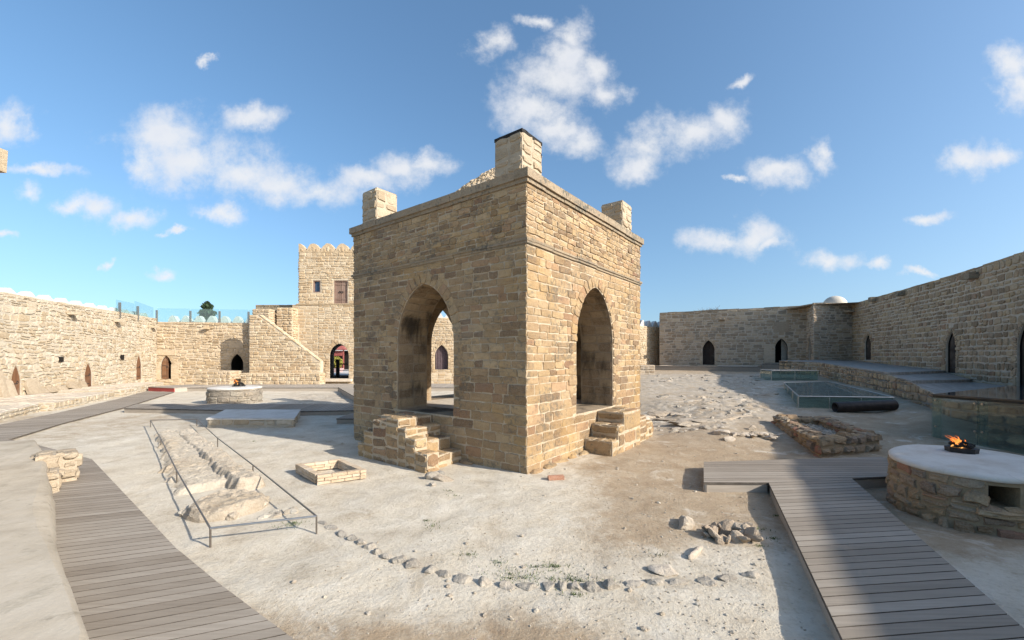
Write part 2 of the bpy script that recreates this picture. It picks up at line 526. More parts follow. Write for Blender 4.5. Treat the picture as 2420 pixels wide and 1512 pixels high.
class NT:
    def __init__(s, nt): s.nt = nt; s.tc = nt.nodes.new('ShaderNodeTexCoord')
    def link(s, a, b): s.nt.links.new(a, b)
    def noise(s, scale, detail=4, rough=.6, vec=None, out='Fac', dist=0):
        n = s.nt.nodes.new('ShaderNodeTexNoise'); n.inputs['Scale'].default_value = scale
        n.inputs['Detail'].default_value = detail; n.inputs['Roughness'].default_value = rough; n.inputs['Distortion'].default_value = dist
        s.link(vec or s.tc.outputs['Object'], n.inputs['Vector']); return n.outputs[out]
    def vor(s, scale, feature='F1', vec=None, out='Distance'):
        n = s.nt.nodes.new('ShaderNodeTexVoronoi'); n.feature = feature; n.inputs['Scale'].default_value = scale
        s.link(vec or s.tc.outputs['Object'], n.inputs['Vector']); return n.outputs[out]
    def math(s, op, a, b=None, c=None, clamp=False):
        n = s.nt.nodes.new('ShaderNodeMath'); n.operation = op; n.use_clamp = clamp
        for i, v in enumerate((a, b, c)):
            if v is None: continue
            if isinstance(v, (int, float)): n.inputs[i].default_value = v
            else: s.link(v, n.inputs[i])
        return n.outputs[0]
    def rng(s, v, a, b, c=0.0, d=1.0, smooth=True):
        n = s.nt.nodes.new('ShaderNodeMapRange'); n.interpolation_type = 'SMOOTHSTEP' if smooth else 'LINEAR'
        s.link(v, n.inputs['Value'])
        for k, x in zip(('From Min', 'From Max', 'To Min', 'To Max'), (a, b, c, d)): n.inputs[k].default_value = x
        return n.outputs[0]
    def mix(s, f, a, b, mode='MIX'):
        n = s.nt.nodes.new('ShaderNodeMix'); n.data_type = 'RGBA'; n.blend_type = mode
        for sock, v in ((n.inputs[0], f), (n.inputs[6], a), (n.inputs[7], b)):
            if isinstance(v, (int, float)): sock.default_value = v
            elif isinstance(v, tuple): sock.default_value = (*v[:3], 1)
            else: s.link(v, sock)
        return n.outputs[2]
    def ramp(s, v, stops, interp='LINEAR'):
        n = s.nt.nodes.new('ShaderNodeValToRGB'); e = n.color_ramp.elements; n.color_ramp.interpolation = interp
        while len(e) < len(stops): e.new(.5)
        for el, (p, c) in zip(e, stops): el.position = p; el.color = (*c, 1)
        s.link(v, n.inputs[0]); return n.outputs[0]
    def bump(s, h, strength, dist, bsdf, prev=None):
        n = s.nt.nodes.new('ShaderNodeBump'); n.inputs['Strength'].default_value = strength; n.inputs['Distance'].default_value = dist
        s.link(h, n.inputs['Height'])
        if prev is not None: s.link(prev, n.inputs['Normal'])
        s.link(n.outputs[0], bsdf.inputs['Normal']); return n.outputs[0]
    def attr(s):
        a = s.nt.nodes.new('ShaderNodeAttribute'); a.attribute_name = 'sc'
        sp = s.nt.nodes.new('ShaderNodeSeparateColor'); s.link(a.outputs['Color'], sp.inputs[0])
        return sp.outputs[0], sp.outputs[1], sp.outputs[2]
    def mapv(s, scale=(1, 1, 1), src='Object', rot=(0, 0, 0)):
        n = s.nt.nodes.new('ShaderNodeMapping'); n.inputs['Scale'].default_value = scale; n.inputs['Rotation'].default_value = rot
        s.link(s.tc.outputs[src], n.inputs['Vector']); return n.outputs[0]

def stone_mat(name, cols, mortar, thr=.92, smear=.5, stain=(.30, .24, .17), stain_amt=.35, soot=0.0, bump=.55, lichen=0.0, red=0.0, ochre=.35):
    m, nt, b, _ = newmat(name); t = NT(nt)
    R, E, B = t.attr()
    n = len(cols)
    base = t.ramp(R, [((i + .5)/n, c) for i, c in enumerate(cols)])
    g = t.noise(9, 6, .65)
    base = t.mix(t.rng(g, .25, .75, .0, .55), base, t.mix(1.0, base, (.62, .56, .50), 'MULTIPLY'))
    fine = t.noise(55, 4, .7)
    base = t.mix(t.rng(fine, .35, .7, 0, .4), base, t.mix(.45, base, (.75, .68, .56)))
    big = t.noise(.55, 5, .6)
    base = t.mix(t.rng(big, .45, .72, 0, stain_amt), base, t.mix(.75, base, stain))
    och = t.noise(.9, 5, .65, dist=.6)
    base = t.mix(t.rng(och, .52, .70, 0, ochre), base, t.mix(.65, base, (.42, .27, .11)))
    base = t.mix(t.rng(och, .46, .30, 0, ochre*.8), base, t.mix(.5, base, (.26, .22, .175)))
    er = t.noise(1.0, 5, .7, vec=t.mapv((2.2, 2.2, 15)), dist=.6)
    base = t.mix(t.rng(er, .5, .72, 0, .5), base, t.mix(1.0, base, (.60, .52, .45), 'MULTIPLY'))
    base = t.mix(t.rng(er, .42, .28, 0, .35), base, t.mix(.6, base, mortar))
    pit = t.rng(t.noise(26, 3, .6), .62, .75, 0, .5)
    base = t.mix(pit, base, t.mix(1.0, base, (.55, .47, .40), 'MULTIPLY'))
    if lichen:
        l = t.rng(t.math('MULTIPLY', t.noise(1.6, 6, .65), t.noise(14, 3, .6)), .26, .36, 0, lichen)
        base = t.mix(l, base, (.10, .10, .085))
    if red:
        base = t.mix(t.math('MULTIPLY', t.rng(B, .85, .93), red), base, t.mix(.8, base, (.30, .13, .08)))
    sm = t.math('MULTIPLY_ADD', t.math('SUBTRACT', t.math('MULTIPLY_ADD', t.noise(7, 5, .75), .6, t.math('MULTIPLY', t.noise(28, 5, .75), .4)), .5), smear*2.6, E)
    mf = t.rng(sm, thr-.07, thr+.07)
    mo = t.mix(t.rng(t.noise(4, 5, .6), .3, .7), mortar, tuple(x*.78 for x in mortar))
    col = t.mix(mf, base, mo)
    if soot:
        s_ = t.rng(t.math('MULTIPLY_ADD', t.noise(1, 5, .7, vec=t.mapv((3, 3, .9)), dist=.4), .8, t.noise(.9, 2, .5)), .86, 1.16, 0, soot)
        col = t.mix(s_, col, (.018, .015, .012))
    nt.links.new(col, b.inputs['Base Color'])
    h = t.math('MULTIPLY_ADD', fine, .35, t.math('MULTIPLY_ADD', g, .8, t.math('MULTIPLY', t.noise(24, 5, .7), .7)))
    t.bump(h, bump, .035, b)
    return m

PAV = stone_mat('pavilion_limestone', [(.21,.13,.065),(.31,.205,.10),(.39,.265,.13),(.44,.305,.155),(.34,.22,.11),(.48,.345,.19)], (.54,.445,.32), thr=.80, smear=1.0, stain=(.17,.12,.075), stain_amt=.45, lichen=.55, red=.3, bump=.8, ochre=.8)
PAVSOOT = stone_mat('sooty_limestone', [(.24,.16,.085),(.32,.22,.12),(.38,.27,.15)], (.36,.28,.19), thr=.95, smear=.3, soot=.85)
PALE = stone_mat('pale_rubble_limestone', [(.38,.305,.205),(.45,.38,.28),(.50,.435,.335),(.40,.325,.22),(.48,.42,.325),(.52,.465,.37)], (.48,.43,.345), thr=.88, smear=.5, stain=(.42,.33,.22), stain_amt=.35, bump=.6)
TOWER = stone_mat('warm_ashlar', [(.42,.31,.19),(.50,.39,.25),(.56,.45,.30),(.46,.33,.19),(.59,.49,.35)], (.55,.47,.35), thr=.92, smear=.45, stain=(.33,.22,.11), stain_amt=.4)
BACKW = stone_mat('back_rubble', [(.40,.31,.20),(.49,.39,.26),(.55,.45,.32),(.44,.33,.20)], (.55,.47,.36), thr=.92, smear=.45, stain=(.36,.26,.15), stain_amt=.35)
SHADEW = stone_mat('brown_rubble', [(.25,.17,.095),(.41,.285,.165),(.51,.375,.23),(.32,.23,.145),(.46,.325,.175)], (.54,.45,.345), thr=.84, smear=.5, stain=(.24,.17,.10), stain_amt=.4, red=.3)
BLDG = stone_mat('grey_brown_rubble', [(.30,.225,.15),(.45,.36,.26),(.53,.43,.31),(.37,.27,.17),(.24,.20,.15)], (.54,.46,.365), thr=.92, smear=.4, stain=(.24,.19,.13), stain_amt=.4)
ALTAR = stone_mat('altar_rubble', [(.34,.23,.12),(.26,.17,.095),(.40,.29,.17),(.20,.14,.10),(.36,.26,.16),(.30,.24,.17)], (.33,.25,.155), thr=.96, smear=.4, stain=(.22,.15,.09), stain_amt=.4, lichen=.4, red=.9)
CHIM = stone_mat('chimney_stone', [(.34,.27,.175),(.42,.345,.24),(.48,.40,.29),(.37,.29,.19)], (.45,.375,.275), thr=.88, smear=.5)
COPING = stone_mat('weathered_coping', [(.25,.195,.125),(.32,.25,.165),(.29,.225,.15)], (.24,.19,.13), thr=1.2, smear=.1, lichen=.8, stain=(.12,.10,.08), stain_amt=.5)
SLABTOP = stone_mat('worn_slab', [(.56,.49,.40),(.62,.55,.46),(.52,.44,.35)], (.58,.51,.42), thr=1.3, smear=.1, stain=(.42,.34,.25), stain_amt=.4, bump=.4)
ROCK = stone_mat('bare_rock', [(.46,.39,.30),(.54,.47,.38),(.40,.33,.25),(.58,.51,.42)], (.5,.4,.3), thr=1.4, smear=.1, stain=(.33,.27,.20), stain_amt=.4, bump=.8)
SHADEALTAR = stone_mat('shade_grey_altar_rubble', [(.25,.215,.17),(.30,.26,.21),(.21,.185,.155),(.34,.30,.24)], (.30,.26,.21), thr=.96, smear=.4, lichen=.4)  # grey rubble; shade on the far drum is put into this colour
CHALKROCK = stone_mat('chalky_channel_rock', [(.46,.395,.31),(.54,.48,.39),(.42,.36,.28),(.58,.53,.44)], (.5,.4,.3), thr=1.4, smear=.1, stain=(.36,.29,.21), stain_amt=.5, bump=1.0)
GREYROCK = stone_mat('grey_set_stone', [(.36,.325,.27),(.42,.38,.32),(.46,.41,.34),(.33,.295,.245)], (.5,.4,.3), thr=1.4, smear=.1, stain=(.27,.23,.18), stain_amt=.4, bump=.9)
BRICK = stone_mat('pale_brick', [(.50,.38,.26),(.58,.47,.34),(.54,.42,.29),(.62,.52,.40)], (.48,.40,.31), thr=1.05, smear=.3, bump=.4)
REDBRICK = stone_mat('red_brick', [(.42,.20,.12),(.45,.22,.14)], (.4,.3,.2), thr=1.4, smear=.1, bump=.4)

def plain(name, col, rough=.8, var=.15, scale=8, bump=0.0, metal=0.0, spec=.3, bscale=40):
    m, nt, b, _ = newmat(name); t = NT(nt)
    c = t.mix(t.rng(t.noise(scale, 5, .65), .3, .7), tuple(x*(1-var) for x in col), tuple(min(1, x*(1+var)) for x in col))
    nt.links.new(c, b.inputs['Base Color'])
    b.inputs['Roughness'].default_value = rough; b.inputs['Metallic'].default_value = metal; b.inputs['Specular IOR Level'].default_value = spec
    if bump: t.bump(t.noise(bscale, 5, .65), bump, .02, b)
    return m

def plaster_mat():
    m, nt, b, _ = newmat('lime_plaster'); t = NT(nt)
    c = t.ramp(t.noise(1.8, 7, .7), [(.3, (.48,.42,.35)), (.5, (.60,.56,.50)), (.7, (.66,.62,.56))])
    c = t.mix(t.rng(t.noise(9, 6, .7), .55, .75, 0, .5), c, (.50,.44,.36))
    cr = t.rng(t.vor(1.7, 'DISTANCE_TO_EDGE'), .0, .006, 0.35, 0)
    c = t.mix(cr, c, (.36,.31,.26))
    nt.links.new(c, b.inputs['Base Color'])
    t.bump(t.math('ADD', t.noise(7, 6, .7), t.math('MULTIPLY', t.noise(45, 4, .7), .4)), .4, .03, b)
    return m
PLASTER = plaster_mat()
WHITE = plain('whitewash', (.52,.505,.48), .9, .07, 3, .25)
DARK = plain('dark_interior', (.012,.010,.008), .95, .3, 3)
SOOTY = plain('soot_black', (.02,.018,.016), .9, .4, 10, .6)
IRON = plain('black_iron', (.028,.025,.024), .55, .3, 12, .2)
PIPE = plain('rusty_black_pipe', (.022,.016,.014), .5, .45, 9, .3)
STEEL = plain('brushed_steel', (.42,.40,.37), .35, .1, 20, 0, .9, .5)
POSTM = plain('dull_bronze_rail', (.19,.165,.14), .45, .15, 20, 0, .7, .5)
REDPAINT = plain('red_painted_board', (.33,.055,.05), .6, .15, 4, .1)
CURTAIN = plain('mauve_curtain', (.13,.095,.10), .9, .2, 6)
PAVING = plain('pale_paving', (.50,.48,.46), .85, .15, 2, .2)
KIOSKRED = plain('kiosk_red_wood', (.30,.09,.075), .7, .2, 6, .2)
PLANTER = plain('pink_planter', (.48,.34,.33), .8, .1, 6)
GRASSM = plain('grass_green', (.075,.105,.03), .8, .35, 5)
LEAFY = plain('yellow_green_leaves', (.26,.24,.05), .8, .35, 4)
CONIFER = plain('conifer_green', (.035,.06,.03), .85, .4, 3)
TWIG = plain('dry_twig', (.13,.11,.09), .9, .3, 5)
BRASS = plain('dull_brass', (.30,.21,.08), .5, .2, 9, 0, .6)
GLOSSTOP = plain('dark_glass_deck', (.035,.045,.052), .06, .2, 2, 0, 0, .6)
RAILTOP = plain('dark_steel_edge', (.03,.035,.038), .4, .2, 8, 0, .5)
WINDOWGL = plain('window_glass', (.03,.05,.09), .05, .1, 2, 0, 0, .8)

def wood_mat(name, c1, c2, axis='X', groove=True, rough=.75, bump=.3):
    """boards whose grain follows the object's own colour attribute per board"""
    m, nt, b, _ = newmat(name); t = NT(nt)
    R, E, B = t.attr()
    sc = {'X': (1.2, 30, 30), 'Z': (30, 30, 1.2)}[axis]
    gr = t.noise(1.0, 6, .65, vec=t.mapv(sc))
    base = t.mix(R, c1, c2)
    base = t.mix(t.rng(gr, .3, .7, 0, .6), base, t.mix(1.0, base, (.68,.66,.64), 'MULTIPLY'))
    dirt = t.rng(t.noise(1.3, 6, .65), .45, .75, 0, .45)
    base = t.mix(dirt, base, t.mix(.5, base, (.40,.36,.30)))
    nt.links.new(base, b.inputs['Base Color'])
    b.inputs['Roughness'].default_value = rough
    t.bump(gr, bump, .006, b)
    return m
DECK = wood_mat('weathered_deck_board', (.245,.205,.16), (.35,.305,.25))
DECKW = wood_mat('warm_deck_board', (.36,.315,.26), (.42,.37,.31))
BOARDEDGE = plain('dirty_board_edge', (.10,.085,.07), .9, .3, 8)
DOORM = wood_mat('brown_door_wood', (.115,.052,.026), (.20,.10,.05), 'Z')
OLDDOOR = wood_mat('old_dark_door_wood', (.035,.022,.016), (.06,.042,.03), 'Z')
SHUTTER = wood_mat('faded_shutter_wood', (.20,.13,.10), (.27,.18,.14), 'Z')

def glass_mat(name, tint, refl=.12):
    m = bpy.data.materials.new(name); m.use_nodes = True; nt = m.node_tree; nt.nodes.clear()
    out = nt.nodes.new('ShaderNodeOutputMaterial')
    tr = nt.nodes.new('ShaderNodeBsdfTransparent'); tr.inputs[0].default_value = (*tint, 1)
    gl = nt.nodes.new('ShaderNodeBsdfGlossy'); gl.inputs['Roughness'].default_value = .03
    lw = nt.nodes.new('ShaderNodeLayerWeight'); lw.inputs[0].default_value = .5
    pw = nt.nodes.new('ShaderNodeMath'); pw.operation = 'POWER'; pw.inputs[1].default_value = 4.0; nt.links.new(lw.outputs['Facing'], pw.inputs[0])
    fr = nt.nodes.new('ShaderNodeMath'); fr.operation = 'MULTIPLY_ADD'; fr.inputs[1].default_value = .55; fr.inputs[2].default_value = .03; nt.links.new(pw.outputs[0], fr.inputs[0])
    df = nt.nodes.new('ShaderNodeBsdfDiffuse'); df.inputs[0].default_value = (.44,.52,.50,1)
    mx = nt.nodes.new('ShaderNodeMixShader'); mx.inputs[0].default_value = refl
    nt.links.new(tr.outputs[0], mx.inputs[1]); nt.links.new(df.outputs[0], mx.inputs[2])
    m2 = nt.nodes.new('ShaderNodeMixShader')
    nt.links.new(fr.outputs[0], m2.inputs[0]); nt.links.new(mx.outputs[0], m2.inputs[1]); nt.links.new(gl.outputs[0], m2.inputs[2])
    nt.links.new(m2.outputs[0], out.inputs['Surface'])
    return m
GLASS = glass_mat('green_tinted_glass', (.80,.88,.86), .07)
ROOFGLASS = glass_mat('pale_barrier_glass', (.83,.93,.93), .08)

def flame_mat():
    m = bpy.data.materials.new('flame'); m.use_nodes = True; nt = m.node_tree; nt.nodes.clear(); t = NT(nt)
    out = nt.nodes.new('ShaderNodeOutputMaterial'); e = nt.nodes.new('ShaderNodeEmission')
    R, E, B = t.attr()
    nt.links.new(t.ramp(R, [(0, (1.0,.50,.14)), (.6, (1.0,.30,.06)), (1, (.9,.18,.03))]), e.inputs[0]); e.inputs[1].default_value = 1.15
    tr = nt.nodes.new('ShaderNodeBsdfTransparent'); mx = nt.nodes.new('ShaderNodeMixShader')
    nt.links.new(t.rng(t.noise(14, 3, .6), .38, .62, .35, 1), mx.inputs[0])
    nt.links.new(tr.outputs[0], mx.inputs[1]); nt.links.new(e.outputs[0], mx.inputs[2]); nt.links.new(mx.outputs[0], out.inputs[0])
    return m
FLAME = flame_mat()

def ground_mat():
    m, nt, b, _ = newmat('chalky_courtyard_soil'); t = NT(nt)
    R, E, B = t.attr()                     # R tan soil share, G bare rock share
    sp = t.mapv((1, 1, 1))
    big = t.noise(.35, 6, .62, dist=.5)
    mid = t.noise(1.7, 8, .7, dist=.3)
    fine = t.noise(22, 6, .72)
    chalk = t.ramp(mid, [(.28, (.41,.34,.25)), (.46, (.55,.485,.38)), (.7, (.64,.585,.485))])
    tan = t.ramp(mid, [(.25, (.28,.20,.125)), (.5, (.37,.285,.19)), (.75, (.47,.385,.28))])
    f = t.math('MULTIPLY_ADD', t.math('SUBTRACT', big, .5), 1.5, t.math('MULTIPLY_ADD', t.math('SUBTRACT', t.noise(5, 6, .7), .5), .9, R))
    c = t.mix(t.rng(f, .25, .85), chalk, tan)
    rk = t.ramp(t.noise(3.2, 8, .75, dist=.8), [(.3, (.26,.21,.16)), (.5, (.42,.36,.28)), (.7, (.56,.50,.41))])
    c = t.mix(t.math('MULTIPLY', E, t.rng(t.noise(1.4, 6, .7), .3, .55)), c, rk)
    c = t.mix(t.rng(fine, .46, .74, 0, .65), c, t.mix(1, c, (.66,.60,.54), 'MULTIPLY'))
    c = t.mix(t.rng(t.noise(60, 3, .6), .58, .75, 0, .35), c, (.68,.63,.55))
    c = t.mix(t.rng(t.noise(1.1, 7, .75, dist=1.0), .54, .68, 0, .55), c, (.68,.63,.535))
    c = t.mix(t.rng(t.noise(.8, 7, .72, dist=.8), .56, .70, 0, .5), c, (.34,.27,.185))
    peb = t.rng(t.vor(17), .05, .12, 1, 0)
    pm = t.rng(t.noise(2.3, 4, .6), .44, .6, 0, .95)
    pcol = t.vor(17, out='Color')
    c = t.mix(t.math('MULTIPLY', peb, pm), c, t.mix(.75, pcol, (.40,.34,.27)))
    peb2 = t.rng(t.vor(38), .06, .16, 1, 0); pm2 = t.rng(t.noise(1.3, 5, .7), .48, .62, 0, .75)
    c = t.mix(t.math('MULTIPLY', peb2, pm2), c, t.mix(.6, t.vor(38, out='Color'), (.36,.30,.23)))
    nt.links.new(c, b.inputs['Base Color'])
    h = t.math('MULTIPLY_ADD', fine, .35, t.math('MULTIPLY_ADD', mid, .6, t.math('MULTIPLY', t.math('MULTIPLY', peb, pm), .5)))
    b1 = t.bump(h, .8, .06, b)
    t.bump(t.noise(75, 4, .7), .35, .012, b, b1)
    return m
SOIL = ground_mat()
# ------------------------------------------------------------------ ground: one sheet to the horizon
def ground():
    def axis(pts):
        out = []
        for (a, b, st) in pts: out += list(np.arange(a, b, st))
        out.append(pts[-1][1]); return np.array(out)
    xs = axis([(-900, -200, 175), (-200, -50, 30), (-50, -26, 1.5), (-26, -14, .3), (-14, -6, .12), (-6, 6, .055), (6, 14, .07), (14, 22, .11), (22, 30, .3), (30, 60, 3), (60, 200, 28), (200, 900, 175)])
    ys = axis([(-900, -200, 175), (-200, -20, 30), (-20, 1, 1.5), (1, 9, .045), (9, 20, .09), (20, 36, .2), (36, 60, 2), (60, 200, 28), (200, 1800, 200)])
    X, Y = np.meshgrid(xs, ys)
    Z = gz(X, Y)
    near = sstep(70, 40, np.hypot(X, Y))
    Z = Z + near*(.07*(fbm(X*.35, Y*.35, 1, 4)-.5) + .035*(fbm(X*1.6, Y*1.6, 2, 4)-.5) + .012*(fbm(X*7, Y*7, 4, 3)-.5))
    ratio = X/np.maximum(Y, 1)
    # bare uneven bedrock behind the pavilion on the right, and a patch behind the left boardwalk
    rk = sstep(9, 14, Y)*sstep(.25, .36, ratio)*sstep(33, 29, Y)
    rk = rk*sstep(.8, .6, ratio) + .5*sstep(12, 15, Y)*sstep(.58, .66, ratio)*sstep(26, 22, Y)
    rk = np.maximum(rk, sstep(17.3, 18.2, Y)*sstep(24.3, 23.2, Y)*sstep(-.57, -.5, ratio)*sstep(-.1, -.3, ratio))
    hollow = sstep(.35, .55, fbm(X*.5, Y*.5, 6, 3))
    n = fbm(X*.55, Y*.9, 7, 5); terr = np.abs(((n*7) % 1) - .5)*2
    Z = Z + rk*hollow*.6*(.11*(terr-.5)*fbm(X*.4, Y*.4, 9, 2)*1.6 - .16*np.abs(fbm(X*1.8, Y*3.2, 5, 5)-.5) + .07*(fbm(X*5, Y*8, 15, 4)-.5))
    # soil bank against the platform wall, small hollows by the decks
    ed = X - (6.14 + .533*Y)
    Z = Z + .22*sstep(-1.6, -.2, ed)*sstep(10, 12, Y)*sstep(24, 16, Y)
    tan = .15 + .75*sstep(.05, .3, ratio)*sstep(3.8, 5, Y) + .75*sstep(3.7, 2.9, Y)*sstep(1.5, .3, X) \
        + .35*sstep(-.62, -.8, ratio)*sstep(9, 12, Y)*sstep(18, 14, Y)
    tan = tan*np.clip(near, 0, 1)
    V = np.stack([X, Y, Z], -1).reshape(-1, 3)
    C = np.stack([np.clip(tan, 0, 1), np.clip(rk*.95, 0, 1), np.zeros_like(X)], -1).reshape(-1, 3)
    ny, nx = X.shape
    i = (np.arange(ny-1)[:, None]*nx + np.arange(nx-1)[None]).ravel()
    mb = MB(); mb.add(V, np.stack([i, i+1, i+nx+1, i+nx], 1), C, smooth=True)
    o = mb.build('ground', SOIL, origin=(0, 0, 0))
    tag(o, kind='structure')
    def zf(x, y):
        j, k = np.clip(np.searchsorted(xs, x)-1, 0, nx-2), np.clip(np.searchsorted(ys, y)-1, 0, ny-2)
        a, b = (x-xs[j])/(xs[j+1]-xs[j]), (y-ys[k])/(ys[k+1]-ys[k])
        return float(Z[k, j]*(1-a)*(1-b) + Z[k, j+1]*a*(1-b) + Z[k+1, j]*(1-a)*b + Z[k+1, j+1]*a*b)
    return zf
GZ = ground()

# ------------------------------------------------------------------ building blocks used by several things
def remap(fn): return lambda u, v, d=0.0: fn(*np.broadcast_arrays(np.asarray(u, float), np.asarray(v, float), np.asarray(d, float)))

def stone_box(mb, fr, u0, u1, v0, v1, d0, d1, faces='flrt', hr=(.12, .2), lr=(.22, .45), topl=(.35, .8), depth=.03, tmi=None, warp=.04, gap=.012, core=.0, topdepth=.02, tone=None, toptone=None):
    """masonry block: mortar core with stones on the named faces (f front, b back, l left, r right, t top)"""
    mb.fbox(fr, u0, u1, v0, v1, d0, d1, col=(.5, 1, .5))
    k = dict(depth=depth, gap=gap)
    e = .012
    if 'f' in faces: stones(mb, courses((u0-e, u1+e), v0, v1, hr, lr, warp=warp), remap(lambda u, v, d: fr(u, v, d1+d)), tone=tone, **k)
    if 'b' in faces: stones(mb, courses((u0-e, u1+e), v0, v1, hr, lr, warp=warp), remap(lambda u, v, d: fr(u0+u1-u, v, d0-d)), tone=tone, **k)
    if 'r' in faces: stones(mb, courses((-e, d1-d0+e), v0, v1, hr, lr, warp=warp), remap(lambda u, v, d: fr(u1+d, v, d1-u)), tone=tone, **k)
    if 'l' in faces: stones(mb, courses((-e, d1-d0+e), v0, v1, hr, lr, warp=warp), remap(lambda u, v, d: fr(u0-d, v, d0+u)), tone=tone, **k)
    if 't' in faces:
        Q = courses((u0-e, u1+e), d0, d1+e, (topl[0]*.7, topl[0]*1.2), topl, warp=warp)
        stones(mb, Q, remap(lambda a, b, d: fr(a, v1+d, b)), depth=topdepth, gap=gap*.8, mi=tmi if tmi is not None else 0, tone=toptone)

def door(parent, fr, o, d, mat, u0=None, u1=None, n=4, label=None, knob=True, ring_side=.5, straps=True):
    mb = MB(); a, b = (o.u0-o.w+.01 if u0 is None else u0), (o.u0+o.w-.01 if u1 is None else u1)
    for i in range(n):
        p, q = a + (b-a)*i/n + .004, a + (b-a)*(i+1)/n - .004
        us = np.linspace(p, q, 4)
        tops = []
        for u in us:
            x = abs(u-o.u0)/o.w
            tops.append(o.va-.01 if o.tx is None else float(np.interp(min(x, 1), o.tx, o.ty))-.012)
        front = [(p, o.v0+.015), (q, o.v0+.015)] + [(u, t) for u, t in zip(us[::-1], tops[::-1])]
        F_ = fr(*np.array(front).T, d + rng.uniform(-.004, .004)); B_ = fr(*np.array(front).T, d-.05)
        m = len(front); t = rng.uniform()
        mb.add(np.vstack([F_, B_]), [tuple(range(m)), tuple(range(m, 2*m))[::-1]] + [(j, m+j, m+(j+1) % m, (j+1) % m) for j in range(m)], col=(t, .5, t))
    ob = mb.build('door', mat, parent)
    if label: ob['label'] = label
    if knob:
        h = MB(); vm = o.v0 + (o.va-o.v0)*.52; um = a + (b-a)*ring_side
        pts = [fr(um + .05*math.cos(t), vm + .05*math.sin(t), d+.02) for t in np.linspace(0, 6.283, 11)]
        h.path([p.reshape(3) for p in pts], .009, 5)
        h.fbox(fr, um-.02, um+.02, vm+.035, vm+.075, d, d+.03)
        h.build('handle', IRON, ob)
        if straps:
            for vv in (o.v0+.25, o.v0+(o.vs-o.v0)*.95):
                h = MB(); h.fbox(fr, a+.02, a+(b-a)*.7, vv, vv+.035, d+.004, d+.016); h.build('hinge', IRON, ob)
    return ob

def spout(parent, fr, u, v, mat, L=.5, wd=.16):
    mb = MB()
    for (a, b, v0, v1) in ((u-wd, u+wd, v-.07, v), (u-wd, u-wd+.06, v, v+.09), (u+wd-.06, u+wd, v, v+.09)):
        mb.fbox(fr, a, b, v0, v1, -.1, L, col=(.3, .2, .5))
    return mb.build('spout', mat, parent)

def merlons(parent, fr, us, z, wd, h, d, T, mat, mode='round'):
    for u in us:
        mb = MB(); n = 8
        x = np.linspace(-1, 1, 2*n+1)
        pr = [(u + wd/2*a, z + h*(1-abs(a)**2.6) if mode == 'round' else z + h*math.cos(a*math.pi/2)**1.2) for a in x]
        pr = [(u-wd/2, z-.15)] + pr + [(u+wd/2, z-.15)]
        P = np.array(pr); m = len(P)
        P[1:-1] += rng.normal(0, .006, P[1:-1].shape)
        mb.add(np.vstack([fr(P[:,0], P[:,1], d), fr(P[:,0], P[:,1], d-T)]), [tuple(range(m)), tuple(range(m, 2*m))[::-1]] + [(j, m+j, m+(j+1) % m, (j+1) % m) for j in range(m)], col=(.5, .2, .5), mi=0)
        mb.build('merlon', mat, parent)

def masonry(fr, W0, W1, zb, zt, T, opens=(), hr=(.14, .26), lr=(.2, .5), warp=.1, depth=.04, gap=.014, ring=.14, rd=.5, caps=True, ends=(True, True), vis=None, rtone=.85, jr=(.2,.45), back=True, vdepth=.05, jit=.018):
    """wall: mortar face, stones, arch rings, reveals with dark rooms behind, back, ends"""
    mb = MB()
    panel(mb, fr, W0, W1, zb, zt, opens)
    a, b = vis if vis else (W0, W1)
    stones(mb, courses((a, b), zb, zt, hr, lr, opens, ring=ring, warp=warp), fr, depth=depth, gap=gap, jit=jit)
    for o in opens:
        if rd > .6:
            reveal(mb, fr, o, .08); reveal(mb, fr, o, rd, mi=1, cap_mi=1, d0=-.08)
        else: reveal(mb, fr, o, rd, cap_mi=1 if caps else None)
        if ring: voussoirs(mb, fr, o, ring, depth=vdepth, tone=rtone, jr=jr)
    if back: panel(mb, fr, W0, W1, zb, zt, () if caps else opens, d=-T)
    n = max(1, int((W1-W0)/1.5)); us = np.linspace(W0, W1, n+1)
    mb.add(np.vstack([fr(us, zt, 0), fr(us, zt, -T)]), [(i, i+1, n+2+i, n+1+i) for i in range(n)])
    for k, u in enumerate((W0, W1)):
        if ends[k]: mb.poly(np.array([fr(u, zb, 0), fr(u, zt, 0), fr(u, zt, -T), fr(u, zb, -T)]).reshape(-1, 3))
    return mb

def clip_half(poly, n, c):
    out = []
    for i in range(len(poly)):
        p, q = poly[i], poly[(i+1) % len(poly)]
        a, b = n[0]*p[0]+n[1]*p[1]-c, n[0]*q[0]+n[1]*q[1]-c
        if a <= 0: out.append(p)
        if a*b < 0:
            t = a/(a-b); out.append((p[0]+t*(q[0]-p[0]), p[1]+t*(q[1]-p[1])))
    return out

def planks(mb, poly, z, ang, wd=.14, th=.035, gap=.006, tilt=.0008):
    e = (math.cos(ang), math.sin(ang)); nn = (-e[1], e[0])
    ts = [p[0]*nn[0]+p[1]*nn[1] for p in poly]
    t = min(ts)
    while t < max(ts):
        q = clip_half(clip_half(poly, nn, t+wd-gap), (-nn[0], -nn[1]), -(t+gap))
        if len(q) >= 3:
            dz = rng.uniform(-tilt, tilt)
            mb.prism(q, z-th, z+dz, side_mi=1, col=(rng.uniform(), .5, rng.uniform()))
        t += wd

